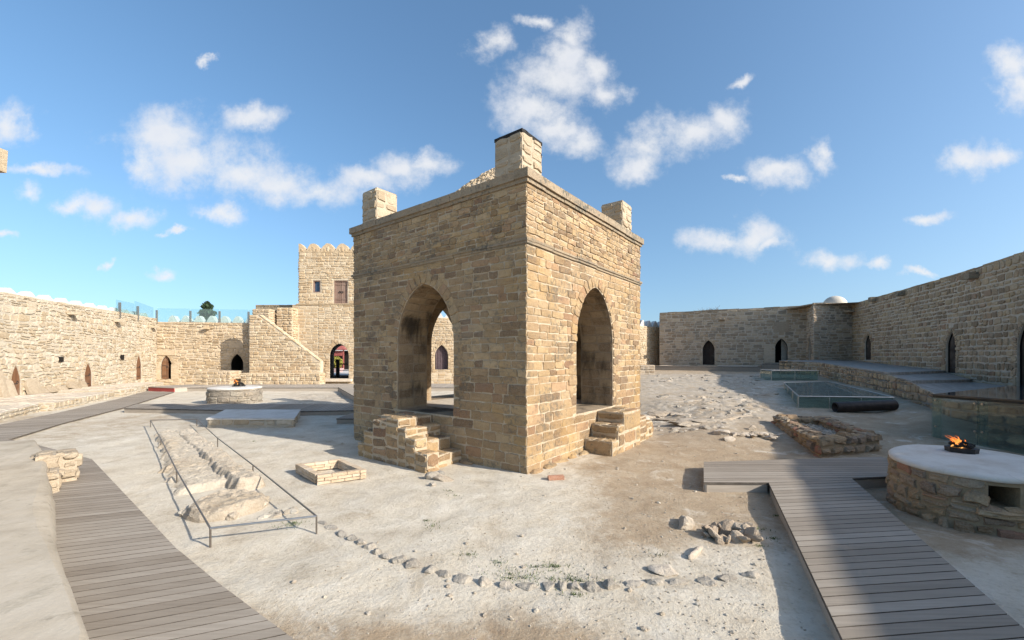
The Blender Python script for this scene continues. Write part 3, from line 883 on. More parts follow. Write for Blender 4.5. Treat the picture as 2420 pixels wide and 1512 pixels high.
def edge_boards(mb, poly, z, inset=.012, edges=None, base=None, th=.03):
    n = len(poly); cx, cy = np.mean(poly, 0)
    area = sum(poly[i][0]*poly[(i+1) % n][1]-poly[(i+1) % n][0]*poly[i][1] for i in range(n))
    sg = 1 if area > 0 else -1
    for i in range(n):
        if edges is not None and i not in edges: continue
        p, q = np.array(poly[i], float), np.array(poly[(i+1) % n], float)
        d = q-p; L = np.hypot(*d); d /= L; nr = np.array([d[1], -d[0]])*sg
        a, b = p - nr*inset + d*.01, q - nr*inset - d*.01
        zb = [min(GZ(*a), z-.08)-.1, min(GZ(*b), z-.08)-.1] if base is None else [base, base]
        c_, e_ = a - nr*th, b - nr*th
        mb.prism([tuple(a), tuple(b), tuple(e_), tuple(c_)], [zb[0], zb[1], zb[1], zb[0]], z-.037, col=(rng.uniform(), .5, .5))

def boardwalk(name, label, polys, z, angs, mat=DECK, wd=.14, fz=None, edges=None, edgemat=None, cat='boardwalk'):
    al = np.vstack([np.array(p) for p in polys])
    t = thing(name, (al[:,0].mean(), al[:,1].mean(), 0), label, cat)
    mb = MB(); eb = MB()
    for i, (p, a) in enumerate(zip(polys, angs)):
        planks(mb, p, z, a, wd)
        edge_boards(eb, p, z, edges=edges[i] if edges else None)
    mb.build('planks', [mat, BOARDEDGE], t)
    if eb.n: eb.build('fascia', edgemat or mat, t)
    return t

# ------------------------------------------------------------------ the pavilion
C0 = np.array([.26, 7.33]); DL = np.array([-.79, .61]); DL = DL/np.hypot(*DL)
DR = np.array([.61, .79])/np.hypot(.61, .79)
SD, TH, FLZ, TOPZ, BANDZ = 5.5, .88, .88, 5.28, 4.12
PC = C0 + (DL+DR)*SD/2
pav = thing('stone_pavilion', (PC[0], PC[1], 0), 'square stone pavilion with arches and corner chimneys in the middle of the yard', 'pavilion')
cornersP = [C0+DL*SD, C0, C0+DR*SD, C0+(DL+DR)*SD]
fr_pav = [Frame(cornersP[0], -DL), Frame(cornersP[1], DR), Frame(cornersP[2], DL), Frame(cornersP[3], -DR)]
OP = Opening(2.735, .925, FLZ, 2.42, 3.70, .12)

def arch_frame(fr, o):
    pts = np.array(o.outline(24)); seg = np.hypot(*np.diff(pts, axis=0).T); cum = np.concatenate([[0], np.cumsum(seg)])
    tg = np.gradient(pts, axis=0); tg /= np.hypot(tg[:,0], tg[:,1])[:, None]
    def f(u, v, d):
        U, V = np.interp(v, cum, pts[:,0]), np.interp(v, cum, pts[:,1])
        nu, nv = np.interp(v, cum, tg[:,1]), -np.interp(v, cum, tg[:,0])
        return fr(U + d*nu, V + d*nv, -u)
    return remap(f), cum[-1]

for i, fr in enumerate(fr_pav):
    mb = MB()
    panel(mb, fr, 0, SD, -.15, TOPZ, [OP])
    cs = lambda v: (-.012 + rng.uniform(-.016, .012), SD + .012 + rng.uniform(-.012, .016))
    Q1 = courses(cs, -.05, 1.6, (.155, .21), (.26, .6), [OP], ring=.26, warp=.03)
    Q2 = courses(cs, 1.6, BANDZ-.02, (.12, .165), (.2, .48), [OP], ring=.26, warp=.04)
    Q3 = courses(cs, BANDZ+.09, TOPZ, (.09, .135), (.16, .38), warp=.05)
    for Q, dp in ((Q1, .014), (Q2, .017), (Q3, .024)): stones(mb, Q, fr, depth=dp, gap=.005, rnd=.009, jit=.007, back=-.006, rc=.07)
    voussoirs(mb, fr, OP, .26, n=21, depth=.028, gap=.005, jambs=False, back=-.012, jit=.004, tone=.72)
    jo = Opening(OP.u0, OP.w, OP.v0, OP.vs, OP.vs); jo.tx = None
    voussoirs(mb, fr, jo, .26, depth=.024, gap=.006, jr=(.18, .26), back=-.012, jit=.005)
    reveal(mb, fr, OP, TH, mi=1)
    af, L = arch_frame(fr, OP)
    stones(mb, courses((.02, TH-.02), .03, L-.03, (.18, .24), (.3, .5)), af, depth=.012, gap=.005, rnd=.012, jit=.004, mi=1)
    # inside face
    fin = Frame((fr.o + fr.ud*(SD-TH) - fr.n*TH)[:2], -fr.ud)
    oin = Opening(SD-TH-OP.u0, OP.w, OP.v0, OP.vs, OP.va, OP.k)
    panel(mb, fin, 0, SD-2*TH, FLZ-.02, 4.3, [oin], mi=1)
    stones(mb, courses((0, SD-2*TH), FLZ, 3.85, (.18, .25), (.3, .6), [oin], ring=.1), fin, depth=.012, gap=.006, rnd=.012, jit=.005, mi=1)
    mb.build('wall', [PAV, PAVSOOT], pav)

def band(mb, z0, z1, out, prof):
    """moulding round the four sides, in lengths with fine joints"""
    for fr in fr_pav:
        u = -out
        while u < SD+out-.01:
            l = min(rng.uniform(.55, .95), SD+out-u)
            if SD+out-u-l < .3: l = SD+out-u
            dz = rng.uniform(-.008, .008)
            for a, b, o_ in prof:
                o2 = o_ + rng.uniform(-.006, .006)
                mb.fbox(fr, u+.003 + (out-o2 if u <= -out+1e-6 else 0), u+l-.003 - (out-o2 if u+l >= SD+out-1e-6 else 0), z0+a+dz, z0+b+dz, -.2, o2, col=(rng.uniform(), .2, rng.uniform()))
            u += l
mb = MB(); band(mb, BANDZ, BANDZ+.1, .07, [(0, .05, .035), (.05, .095, .055)]); mb.build('string_course', COPING, pav)
mb = MB(); band(mb, TOPZ, 5.47, .085, [(-.07, .0, .045), (0, .15, .085)]); mb.build('cornice', COPING, pav)

def pav_local(a, b): return C0 + DL*a + DR*b
# roof: terrace and low stone dome
mb = MB()
mb.prism([tuple(pav_local(a, b)) for a, b in ((.15, .15), (SD-.15, .15), (SD-.15, SD-.15), (.15, SD-.15))][::-1], 5.2, 5.43, col=(.5, .3, .5))
n = 40; prof = [(2.1, 5.42), (1.9, 5.7), (1.5, 6.14), (1.1, 6.5), (.7, 6.82), (.3, 7.1), (.1, 7.2), (.01, 7.22)]
cum = np.concatenate([[0], np.cumsum(np.hypot(*np.diff(np.array(prof), axis=0).T))]); pr_ = np.array(prof)
def domef(u, v, d):
    r = np.interp(v, cum, pr_[:,0]); z = np.interp(v, cum, pr_[:,1])
    return np.stack([PC[0] + (r+d*.6)*np.cos(u), PC[1] + (r+d*.6)*np.sin(u), z+d*.8], -1)
U, V_ = np.meshgrid(np.linspace(0, 2*np.pi, n+1), cum)
P = domef(U, V_, 0*U).reshape(-1, 3); m = n+1
mb.add(P, [(j*m+i, j*m+i+1, (j+1)*m+i+1, (j+1)*m+i) for j in range(len(cum)-1) for i in range(n)])
stones(mb, courses((0, 2*np.pi), 0, cum[-1]*.93, (.11, .17), (.07, .16)), remap(domef), depth=.05, gap=.01, rnd=.02, jit=.01)
mb.build('roof', [CHIM], pav)
mb = MB(); q = np.linspace(-(SD-2*TH)/2-.03, (SD-2*TH)/2+.03, 25); A, B = np.meshgrid(q, q)
rr = np.hypot(A, B); Zc = 3.84 + 1.25*np.sqrt(np.clip(1-(rr/1.9)**2, 0, 1))
XY = PC + A[..., None]*DL + B[..., None]*DR
mb.add(np.concatenate([XY, Zc[..., None]], -1).reshape(-1, 3), [(j*25+i, j*25+i+1, (j+1)*25+i+1, (j+1)*25+i) for j in range(24) for i in range(24)], col=(.4, .6, .5), smooth=True)
mb.build('vault', PAVSOOT, pav)
mb = MB(); q = TH-.01
mb.prism([tuple(pav_local(a, b)) for a, b in ((q, q), (SD-q, q), (SD-q, SD-q), (q, SD-q))][::-1], .5, FLZ-.004, col=(.5, .3, .5)); mb.build('floor', SLABTOP, pav)
# chimneys at the four corners
def chimney(a0, b0, wd, z1, black):
    cc = pav_local(a0, b0)
    fr = Frame(pav_local(a0+wd, b0), -DL)
    mb = MB()
    stone_box(mb, fr, 0, wd, 5.42, z1, -wd, 0, 'flrb', hr=(.16, .26), lr=(.22, .4), depth=.025, warp=.02)
    mb.fbox(fr, .01, wd-.01, z1, z1+.03, -wd+.01, -.01, col=(.4, .2, .5))
    ch = mb.build('chimney', CHIM, pav)
    sm = MB()
    if black:
        for _ in range(7):
            u, d = rng.uniform(.08, wd-.08), -rng.uniform(.08, wd-.08)
            rock(sm, fr(u, z1+.03, d).reshape(3), (.13, .1, .05), 1, int(rng.integers(999)))
        sm.fbox(fr, -.012, wd+.012, z1-.045, z1+.02, -wd-.012, .012)
    else:
        for _ in range(5):
            u, d = rng.uniform(.2, wd-.2), -rng.uniform(.2, wd-.2)
            rock(sm, fr(u, z1+.06, d).reshape(3), (.1, .08, .05), 1, int(rng.integers(999)))
    sm.build('flue_rim', SOOTY, ch)
chimney(.38, .38, .67, 6.44, True); chimney(4.84, .22, .62, 6.38, False); chimney(.22, 4.8, .62, 6.36, False); chimney(4.82, 4.82, .62, 6.36, False)
# left steps: treads run up along the left face behind a stepped cheek
mb = MB(); fr = fr_pav[0]; us = lambda s: SD - s
def sbox(s0, s1, z, d0, d1, faces='frlt', **k):
    stone_box(mb, fr, us(s1), us(s0), -.1, z, d0, d1, faces, hr=(.16, .26), lr=(.25, .45), topl=(.35, .6), depth=.02, warp=.015, gap=.008, **k)
for (s0, s1, z) in ((1.60, 1.92, .23), (1.92, 2.22, .46), (2.22, 2.5, .68), (2.5, 3.35, .85)): sbox(s0, s1, z, .02, .68, 'rt')
for (s0, s1, z) in ((1.52, 1.86, .32), (1.86, 2.14, .55), (2.14, 2.36, .72), (2.36, 2.75, .88), (2.75, 3.2, .80), (3.2, 3.52, .55), (3.52, 3.74, .27)): sbox(s0, s1, z, .69, .98, 'frlt')
mb.build('steps', PAV, pav)
mb = MB(); fr = fr_pav[1]
for (u0, u1, z) in ((2.16, 2.47, .31), (2.47, 2.78, .60), (2.78, 3.75, .85)): stone_box(mb, fr, u0, u1, -.15, z, .02, .66, 'lft', hr=(.26, .32), lr=(.45, .75), topl=(.4, .7), depth=.02, warp=.02, gap=.008)
for (u0, u1, z, d1) in ((3.75, 4.3, .62, .6), (4.3, 4.9, .42, .55), (4.9, 5.35, .3, .42)): stone_box(mb, fr, u0, u1, -.15, z, .02, d1, 'frt', hr=(.15, .24), lr=(.25, .45), topl=(.35, .6), depth=.03, warp=.04)
mb.build('steps', PAV, pav)
# worn footing stones along the base
for fr, rngs in ((fr_pav[0], (.1, SD-1.6)), (fr_pav[1], (.05, 2.1))):
    u = rngs[0]
    while u < rngs[1]:
        l = rng.uniform(.3, .6)
        p = fr(u+l/2, .0, rng.uniform(.0, .05)).reshape(3)
        if not (fr is fr_pav[0] and us(u+l/2) < 3.8 and us(u+l/2) > 1.5):
            mb = MB(); rock(mb, p, (l*.55, .13, rng.uniform(.05, .1)), 2, int(rng.integers(999)), rot=math.atan2(fr.ud[1], fr.ud[0])); mb.build('footing_stone', PAV, pav)
        u += l*.95
# ------------------------------------------------------------------ left courtyard wall
LW = PolyFrame([(-19.6, 9.4), (-22.35, 18.0), (-24.0, 23.3), (-26.2, 30.4)])
LZ = 4.86
t_lw = thing('courtyard_wall', (-23.5, 20, 0), 'pale rubble wall on the left with white rounded merlons and three narrow doors', 'wall')
lops = [px_open(LW, 26, 49, 862, 949, .5, .45), px_open(LW, 200, 217, 857, 917, .5, .45), px_open(LW, 322, 334, 838, 898, .5, .45)]
nich_shade = []
for (px, py, wd) in ((141, 849, 9), (286, 844, 7)):
    u, Y = LW.at(px); ub, _ = LW.at(px+wd); nich_shade.append(Opening(u, abs(ub-u)/2, ZD(py+6, Y), ZD(py-6, Y), ZD(py-6, Y)))
mb = masonry(LW, 0, LW.W, -.2, LZ, 2.6, lops, hr=(.13, .34), lr=(.2, .55), warp=.5, depth=.045, gap=.022, ring=.2, rd=.22, rtone=.7, jit=.035, vdepth=.02)
for o in nich_shade:
    mb.fbox(LW, o.u0-o.w, o.u0+o.w, o.v0, o.va, .03, .092, mi=1)  # near-black box on the wall face paints in a niche's shade
mb.build('masonry', [PALE, DARK], t_lw)
mb = MB(); wall_top(mb, LW, 0, LW.W, LZ, 1.2, thick=.08); mb.build('coping', PALE, t_lw)
for o in lops: door(t_lw, LW, o, -.03, DOORM, n=4, ring_side=.7)
for (px, py) in ((162, 740), (271, 758), (357, 772)):
    u, Y = LW.at(px); spout(t_lw, LW, u, ZD(py, Y), PALE, .45, .17)
us_ = np.arange(LW.at(0)[0]-2.4, LW.W-.4, 1.12)
merlons(t_lw, LW, us_, LZ+.02, 1.0, .36, -.3, .3, WHITE, 'cos')
for (px, py, w_, h_) in ((73, 722, .5, .4), (208, 803, .4, .45), (333, 790, .4, .5)):
    u, Y = LW.at(px); m2 = MB(); v = ZD(py, Y); m2.fbox(LW, u-w_/2, u+w_/2, v-h_/2, v+h_/2, -.05, .055, col=(.75, .1, .5)); m2.build('tablet', PALE, t_lw)

# ------------------------------------------------------------------ back wall on the left, with door, open doorway, glass barrier
BW = PolyFrame([(-26.2, 30.4), (-22.5, 30.9), (-16.5, 31.9)])
BZ = 4.62
t_bw = thing('courtyard_wall', (-21, 31.2, 0), 'pale rubble back wall under the glass barrier, left of the stair ramp', 'wall')
bops = [px_open(BW, 379.5, 405.5, 840, 897, .6, .35), px_open(BW, 545, 575, 836, 896, .6, .35)]
mb = masonry(BW, 0, BW.W, -.2, BZ, 2.6, bops, hr=(.12, .3), lr=(.25, .65), warp=.4, depth=.055, gap=.018, ring=.24, rd=1.6, rtone=.35)
o = bops[0]
mb.fbox(BW, o.u0-o.w-.28, o.u0+o.w+.3, o.va+.02, o.va+.42, -.1, .075, col=(.6, .1, .4))
mb.fbox(BW, o.u0-o.w-.3, o.u0-o.w, o.v0, o.vs+.25, -.1, .07, col=(.6, .1, .4)); mb.fbox(BW, o.u0+o.w, o.u0+o.w+.5, o.v0, o.vs+.05, -.1, .07, col=(.5, .1, .6))
o = bops[1]; mb.fbox(BW, o.u0-.55, o.u0+.45, o.va+.45, o.va+1.0, -.1, .065, col=(.7, .1, .4))
mb.build('masonry', [BACKW, DARK], t_bw)
mb = MB(); wall_top(mb, BW, 0, BW.W, BZ, 1.0, thick=.06); mb.build('coping', BACKW, t_bw)
o = bops[0]
door(t_bw, BW, o, -.12, DOORM, u0=o.u0-o.w+.01, u1=o.u0+.08, n=3, ring_side=.8, label='brown plank door leaf standing half open')
u, Y = BW.at(492); spout(t_bw, BW, u, ZD(776, Y), BACKW, .4, .15)
merlons(t_bw, BW, np.arange(.3, 9, .92), BZ+.05, .84, .62, -1.2, .5, WHITE, 'cos')

def barrier():
    t = thing('glass_barrier', (-22, 29, 4.9), 'frameless pale glass safety barrier on steel posts along the roof edge', 'barrier')
    pts = [LW(LW.W-4.6, BZ)[:2], LW(LW.W-2.6, BZ)[:2], LW(LW.W-.15, BZ)[:2]] + [BW(u, BZ)[:2] for u in (2.2, 4.2, 6.2, 8.2)]
    pts = [np.array(p) for p in pts]
    ps = MB(); 
    for i, (a, b) in enumerate(zip(pts[:-1], pts[1:])):
        d = (b-a)/np.hypot(*(b-a)); nr = np.array([d[1], -d[0]])*-.12
        a2, b2 = a + d*.03 + nr, b - d*.03 + nr
        z0 = LZ+.05 if i < 2 else BZ+.08
        h0 = .8 if i == 0 else .98
        g = MB(); q = np.array([d[1], -d[0]])*.012
        pr = [(a2, z0), (b2, z0), (b2, BZ+1.08), (a2, z0+h0)]
        g.add([(*(p+q), z) for p, z in pr] + [(*(p-q), z) for p, z in pr], [(0,1,2,3),(7,6,5,4),(0,4,5,1),(1,5,6,2),(2,6,7,3),(3,7,4,0)])
        g.build('glass_panel', ROOFGLASS, t)
    for p in pts:
        s = MB(); s.box(p[0]-.06, p[0]+.06, p[1]+.06, p[1]+.14, BZ-.05, BZ+.92); s.build('post', STEEL, t)
barrier()

# ------------------------------------------------------------------ gatehouse tower with portal
GY = 32.0
GF = Frame((-17.05, GY), (1, 0))
t_gt = thing('gatehouse_tower', (-13.4, 34, 0), 'tall pale stone gatehouse tower with scalloped top, shuttered doors and arched portal', 'tower')
gw = 7.3; gz1 = 6.15
po = Opening(XD(801.5, GY)+17.05, .73, .42, 2.2, 3.12, .15)
mb = MB()
panel(mb, GF, 0, gw, -.2, gz1, [po])
stones(mb, courses((0, 2.0), -.1, gz1, (.2, .28), (.35, .7), [po], warp=.03), GF, depth=.02, gap=.01)
stones(mb, courses((2.0, gw), -.1, gz1, (.16, .28), (.3, .65), [po], ring=.3, warp=.08), GF, depth=.03, gap=.012)
voussoirs(mb, GF, po, .34, n=15, depth=.045, gap=.01, tone=.75)
PD = 5.5
pb = Opening(po.u0-2.05, po.w, po.v0, po.vs, po.va, po.k)      # the passage runs askew, towards the street on the left
A_, B_ = GF(*np.array(po.outline()).T, 0), GF(*np.array(pb.outline()).T, -PD); n_ = len(A_)
mb.add(np.vstack([A_, B_]), [(i, i+1, n_+i+1, n_+i) for i in range(n_-1)] + [(n_-1, 0, n_, 2*n_-1)], mi=1)
panel(mb, GF, 0, gw, -.2, gz1, [pb], d=-PD)
for u in (0, gw): mb.poly(np.array([GF(u, -.2, 0), GF(u, gz1, 0), GF(u, gz1, -PD), GF(u, -.2, -PD)]).reshape(-1, 3))
mb.poly(np.array([GF(0, gz1, 0), GF(gw, gz1, 0), GF(gw, gz1, -PD), GF(0, gz1, -PD)]).reshape(-1, 3))
u0 = XD(705, GY)+17.05; gz2 = 10.25
mb.fbox(GF, u0-.15, gw+.05, gz1, gz1+.07, -.3, .08, col=(.3, .2, .5))
TF = Frame((-17.05+u0, GY+.06), (1, 0)); tw = gw-u0
win = Opening(XD(747.5, GY)+17.05-u0, .29, ZD(691, GY), ZD(662, GY), ZD(662, GY))
shd = Opening(XD(804.5, GY)+17.05-u0, .53, ZD(717, GY), ZD(662, GY), ZD(662, GY))
panel(mb, TF, 0, tw, gz1, gz2, [win, shd])
stones(mb, courses((0, tw), gz1+.08, gz2, (.15, .3), (.25, .65), [win, shd], ring=.1, warp=.14), TF, depth=.04, gap=.014)
for o in (win, shd):
    reveal(mb, TF, o, .35, cap_mi=1)
for (a, b) in (((0, 0), (0, -4)), ((tw, 0), (tw, -4)), ((0, -4), (tw, -4))):
    mb.poly(np.array([TF(a[0], gz1, a[1]), TF(b[0], gz1, b[1]), TF(b[0], gz2, b[1]), TF(a[0], gz2, a[1])]).reshape(-1, 3))
LF = Frame((-17.05+u0, GY+4), (0, -1))
stones(mb, courses((0, 4), gz1, gz2, (.15, .3), (.25, .6), warp=.1), LF, depth=.04)
mb.poly(np.array([TF(0, gz2-.4, 0), TF(tw, gz2-.4, 0), TF(tw, gz2-.4, -4), TF(0, gz2-.4, -4)]).reshape(-1, 3))
mb.build('masonry', [TOWER, DARK], t_gt)
# scalloped merlons: quarter at the corner, then whole ones
mw = 1.13
def scallop(uc, left=True, right=True):
    mb = MB(); x = np.linspace(-1 if left else 0, 1 if right else 0, 15)
    P = np.array([(uc+x[0]*mw/2, gz2-.02)] + [(uc + a*mw/2, gz2 + .04 + .62*max(0, 1-abs(a)**2)**.85) for a in x] + [(uc+x[-1]*mw/2, gz2-.02)]); m = len(P)
    P[1:-1] += rng.normal(0, .012, P[1:-1].shape)
    mb.add(np.vstack([TF(P[:,0], P[:,1], 0.03), TF(P[:,0], P[:,1], -.45)]), [tuple(range(m)), tuple(range(m, 2*m))[::-1]] + [(j, m+j, m+(j+1) % m, (j+1) % m) for j in range(m)], col=(.8, .2, .4))
    Q = []
    for a in (-.62, -.2, .25):
        b = a+.4
        if (a < 0 and not left): continue
        hgt = .5*max(.1, 1-max(abs(a), abs(b))**1.7)
        Q.append([(uc+a*mw/2, gz2+.02), (uc+b*mw/2, gz2+.02), (uc+b*mw/2, gz2+.02+hgt*.9), (uc+a*mw/2, gz2+.02+hgt*.9)])
    stones(mb, Q, remap(lambda u, v, d: TF(u, v, .03+d)), depth=.03)
    mb.build('merlon', TOWER, t_gt)
scallop(0, left=False)
for k in range(1, int(tw/mw)+1): scallop(k*mw)
def frame_of(fr, o, parent, mat, name='window_frame', wd=.07, d0=-.3, d1=-.02):
    mb = MB()
    for (a, b, c, e) in ((o.u0-o.w, o.u0-o.w+wd, o.v0, o.va), (o.u0+o.w-wd, o.u0+o.w, o.v0, o.va), (o.u0-o.w+wd, o.u0+o.w-wd, o.v0, o.v0+wd), (o.u0-o.w+wd, o.u0+o.w-wd, o.va-wd, o.va)):
        mb.fbox(fr, a, b, c, e, d0, d1, col=(.4, .5, .5))
    return mb.build(name, mat, parent)
wf = frame_of(TF, win, t_gt, SHUTTER)
mb = MB(); mb.fbox(TF, win.u0-.22, win.u0+.22, win.v0+.07, win.va-.07, -.2, -.17); mb.build('pane', WINDOWGL, wf)
sf = frame_of(TF, shd, t_gt, SHUTTER, 'shutter_frame')
for sg in (-1, 1):
    a, b = (shd.u0-.455, shd.u0-.01) if sg < 0 else (shd.u0+.01, shd.u0+.455)
    mb = MB()
    for k in range(3): mb.fbox(TF, a+(b-a)*k/3+.004, a+(b-a)*(k+1)/3-.004, shd.v0+.07, shd.va-.07, -.16, -.1+rng.uniform(0, .006), col=(rng.uniform(), .5, .5))
    for vv in (.3, 1.45): mb.fbox(TF, a+.02, b-.02, shd.v0+vv, shd.v0+vv+.08, -.1, -.07, col=(.1, .5, .5))
    sh = mb.build('shutter', SHUTTER, sf)
    h = MB(); um = shd.u0 + sg*.1; vm = (shd.v0+shd.va)/2
    h.path([TF(um+.07*math.cos(t), vm+.07*math.sin(t), -.06).reshape(3) for t in np.linspace(0, 6.283, 11)], .016, 5); h.build('handle', IRON, sh)
mb = MB(); mb.fbox(TF, -.12, .0, gz1+2.72, gz1+2.82, -.5, -.3); mb.fbox(TF, -.25, -.05, gz1+2.78, gz1+2.95, -.5, -.34); mb.build('floodlight', IRON, t_gt)
mb = MB(); mb.fbox(GF, po.u0-po.w-.25, po.u0+po.w+.3, .2, .42, 0, .35, col=(.5, .2, .5)); mb.build('threshold', SLABTOP, t_gt)

# low roof parapet and rough buttress beside the tower, over the stair ramp
def rect_wall(name, label, fr, u0, u1, z0, z1, T, mat, cat, faces='flrt', **k):
    mb = MB(); stone_box(mb, fr, u0, u1, z0, z1, -T, 0, faces, **k)
    o = mb.build(name, mat); return tag(o, label, cat)
PF = Frame((0, 33.2), (1, 0))
rect_wall('roof_parapet', 'low dark roof parapet on the ledge left of the gatehouse tower', PF, XD(604, 33.2), -16.9, 3.2, ZD(720.5, 33.2), .6, COPING, 'parapet', hr=(.18, .3), lr=(.3, .7))
BF = Frame((0, 31.2), (1, 0))
rect_wall('stone_buttress', 'rough projecting stone buttress between the stair ramp and the tower', BF, XD(654, 31.2), XD(691, 31.2), -.1, ZD(727, 31.2), 1.2, TOWER, 'buttress', hr=(.15, .3), lr=(.25, .5), depth=.07, warp=.2)
QF = Frame((0, 30.6), (1, 0))
rect_wall('stone_landing', 'small stone landing block at the top of the stair ramp', QF, XD(597, 30.6), XD(636, 30.6), 2.0, ZD(730, 30.6), 1.2, BACKW, 'landing', hr=(.14, .25), lr=(.25, .5), depth=.05)

# stair ramp: a wedge of masonry with a sloping top
SY = 29.2
RF = Frame((XD(589, SY), SY), (1, 0)); rw = XD(757, SY)-XD(589, SY)
zL, zR, zb = ZD(744, SY), ZD(853, SY), .2; uf = XD(614, SY)-XD(589, SY)
topf = lambda u: np.where(np.asarray(u) < uf, zL, zL + (zR-zL)*(np.asarray(u)-uf)/(rw-uf))
mb = MB()
pr = np.array([(0, zb), (rw, zb), (rw, zR), (uf, zL), (0, zL)])
mb.add(np.vstack([RF(pr[:,0], pr[:,1], 0), RF(pr[:,0], pr[:,1], -.45)]), [(0,1,2,3,4),(9,8,7,6,5)] + [(j, 5+j, 5+(j+1) % 5, (j+1) % 5) for j in range(5)])
stones(mb, courses((0, rw), zb, zL, (.15, .28), (.25, .65), warp=.12, top=topf), RF, depth=.045, gap=.014)
SLF = Frame((XD(589, SY), SY+.45), (0, -1)); stones(mb, courses((0, .45), zb, zL, (.16, .28), (.25, .5), warp=.08), SLF, depth=.04)
k = 26
for i in range(k):
    a, b = uf + (rw-uf)*i/k, uf + (rw-uf)*(i+1)/k - .01
    z_a, z_b = float(topf(a)), float(topf(b)); o_ = .02 + rng.uniform(0, .02)
    P = np.array([RF(a, z_a-.04, o_), RF(b, z_b-.04, o_), RF(b, z_b-.04, -.3), RF(a, z_a-.04, -.3), RF(a, z_a+.01, o_), RF(b, z_b+.01, o_), RF(b, z_b+.01, -.3), RF(a, z_a+.01, -.3)]).reshape(-1, 3) + rng.normal(0, .006, (8, 3))
    mb.add(P, [(0,1,5,4),(1,2,6,5),(2,3,7,6),(3,0,4,7),(4,5,6,7),(0,3,2,1)], col=(rng.uniform(.6, 1), .3, .5))
tag(mb.build('stair_ramp', TOWER), 'triangular masonry stair ramp sloping down to the right beside the portal', 'ramp')
BNF = Frame((0, 28.5), (1, 0))
rect_wall('stone_bench', 'long masonry bench at the foot of the stair ramp', BNF, XD(569, 28.5), XD(756, 28.5), -.1, ZD(882, 28.5), .75, TOWER, 'bench', hr=(.18, .28), lr=(.25, .5), depth=.05, topl=(.6, 1.0))
rect_wall('stone_bench', 'short masonry bench left of the open dark doorway in the back wall', BNF, XD(464, 28.5), XD(544, 28.5), -.1, ZD(877.5, 28.5), 1.8, BACKW, 'bench', hr=(.18, .28), lr=(.25, .5), depth=.05, topl=(.6, 1.0))

# wall behind the pavilion, seen through its arches and right of it
HW = PolyFrame([(-9.75, 33), (-2, 33.6), (6, 37), (17, 44.6)])
t_hw = thing('courtyard_wall', (2, 36, 0), 'rubble wall behind the pavilion with a curtained niche and white merlons', 'wall')
ua, Ya = HW.at(1043); no = Opening(ua, .52, ZD(873, Ya), ZD(840, Ya), ZD(815, Ya), .35)
mb = masonry(HW, 0, HW.W, -.2, 5.25, 1.2, [no], hr=(.14, .28), lr=(.25, .55), warp=.15, depth=.05, ring=.24, rd=.7, rtone=.4, ends=(True, True))
mb.build('masonry', [TOWER, DARK], t_hw)
mb = MB(); us2 = np.linspace(no.u0-no.w+.03, no.u0+no.w-.03, 40); dd = -.3 + .05*np.sin(np.arange(40)*1.05)
vt = [float(np.interp(abs(u-no.u0)/no.w, no.tx, no.ty)) for u in us2]
mb.add(np.vstack([HW(us2, no.v0, dd), HW(us2, vt, dd*.9)]), [(i, i+1, 41+i, 40+i) for i in range(39)], smooth=True)
mb.build('curtain', CURTAIN, t_hw)
merlons(t_hw, HW, np.arange(.6, HW.W-.2, 1.05), 5.28, 1.0, .62, -.3, .45, WHITE, 'cos')
mb = MB()
for k, (d, z) in enumerate(((.9, .55), (.55, .8))): stone_box(mb, HW, ua-1.1, ua+1.5, -.1, z, 0.02, d, 'flrt', hr=(.2, .28), lr=(.35, .6))
tag(mb.build('stone_steps', TOWER), 'two stone steps below the curtained niche behind the pavilion', 'steps')

# ------------------------------------------------------------------ right back building
bR, bL = np.array([25.7, 36.0]), np.array([15.0, 41.9])
BB = Frame(bL, bR-bL); bw = float(np.hypot(*(bR-bL)))
class FW:                                   # gives flat frames the same pixel lookup as bowed ones
    def __init__(s, fr, W): s.fr, s.W = fr, W
    def __call__(s, *a): return s.fr(*a)
    def at(s, px):
        us = np.linspace(0, s.W, 3000); P = s.fr(us, 0); q = CX + F*P[:,0]/P[:,1]; i = int(np.argmin(np.abs(q-px))); return us[i], P[i, 1]
BBW = FW(BB, bw)
t_bb = thing('stone_building', (21, 41, .9), 'flat roofed grey rubble building with two pointed doorways at the back right', 'building')
bbo = [px_open(BBW, 1660, 1688, 804, 862, .62, .35), px_open(BBW, 1831, 1861, 800, 857, .62, .35)]
bz = ZD(734, 39.2)
mb = masonry(BBW, 0, bw, .3, bz, 5, bbo, hr=(.17, .33), lr=(.3, .75), warp=.12, depth=.03, gap=.014, ring=.22, rd=1.8, rtone=.5)
o = bbo[1]; mb.fbox(BB, o.u0-.6, o.u0+.55, o.va+.6, o.va+1.5, -.1, .05, col=(.2, .1, .5)); mb.fbox(BB, o.u0-o.w-.85, o.u0-o.w, o.v0, o.vs+.3, -.1, .05, col=(.45, .1, .5))
SB = Frame((bL[0]+BB.n[0]*-5, bL[1]+BB.n[1]*-5), (BB.n[0], BB.n[1])); stones(mb, courses((0, 5), .3, bz, (.17, .33), (.3, .7), warp=.1), SB, depth=.03)
mb.build('masonry', [BLDG, DARK], t_bb)
mb = MB(); wall_top(mb, BB, 0, bw, bz, 5, thick=.12); mb.build('coping', BLDG, t_bb)
door(t_bb, BB, bbo[0], -.35, OLDDOOR, n=5, ring_side=.5)
for px, py in ((1706, 738), (1896, 736)):
    u, Y = BBW.at(px); spout(t_bb, BB, u, ZD(py+16, Y), BLDG, .5, .22)
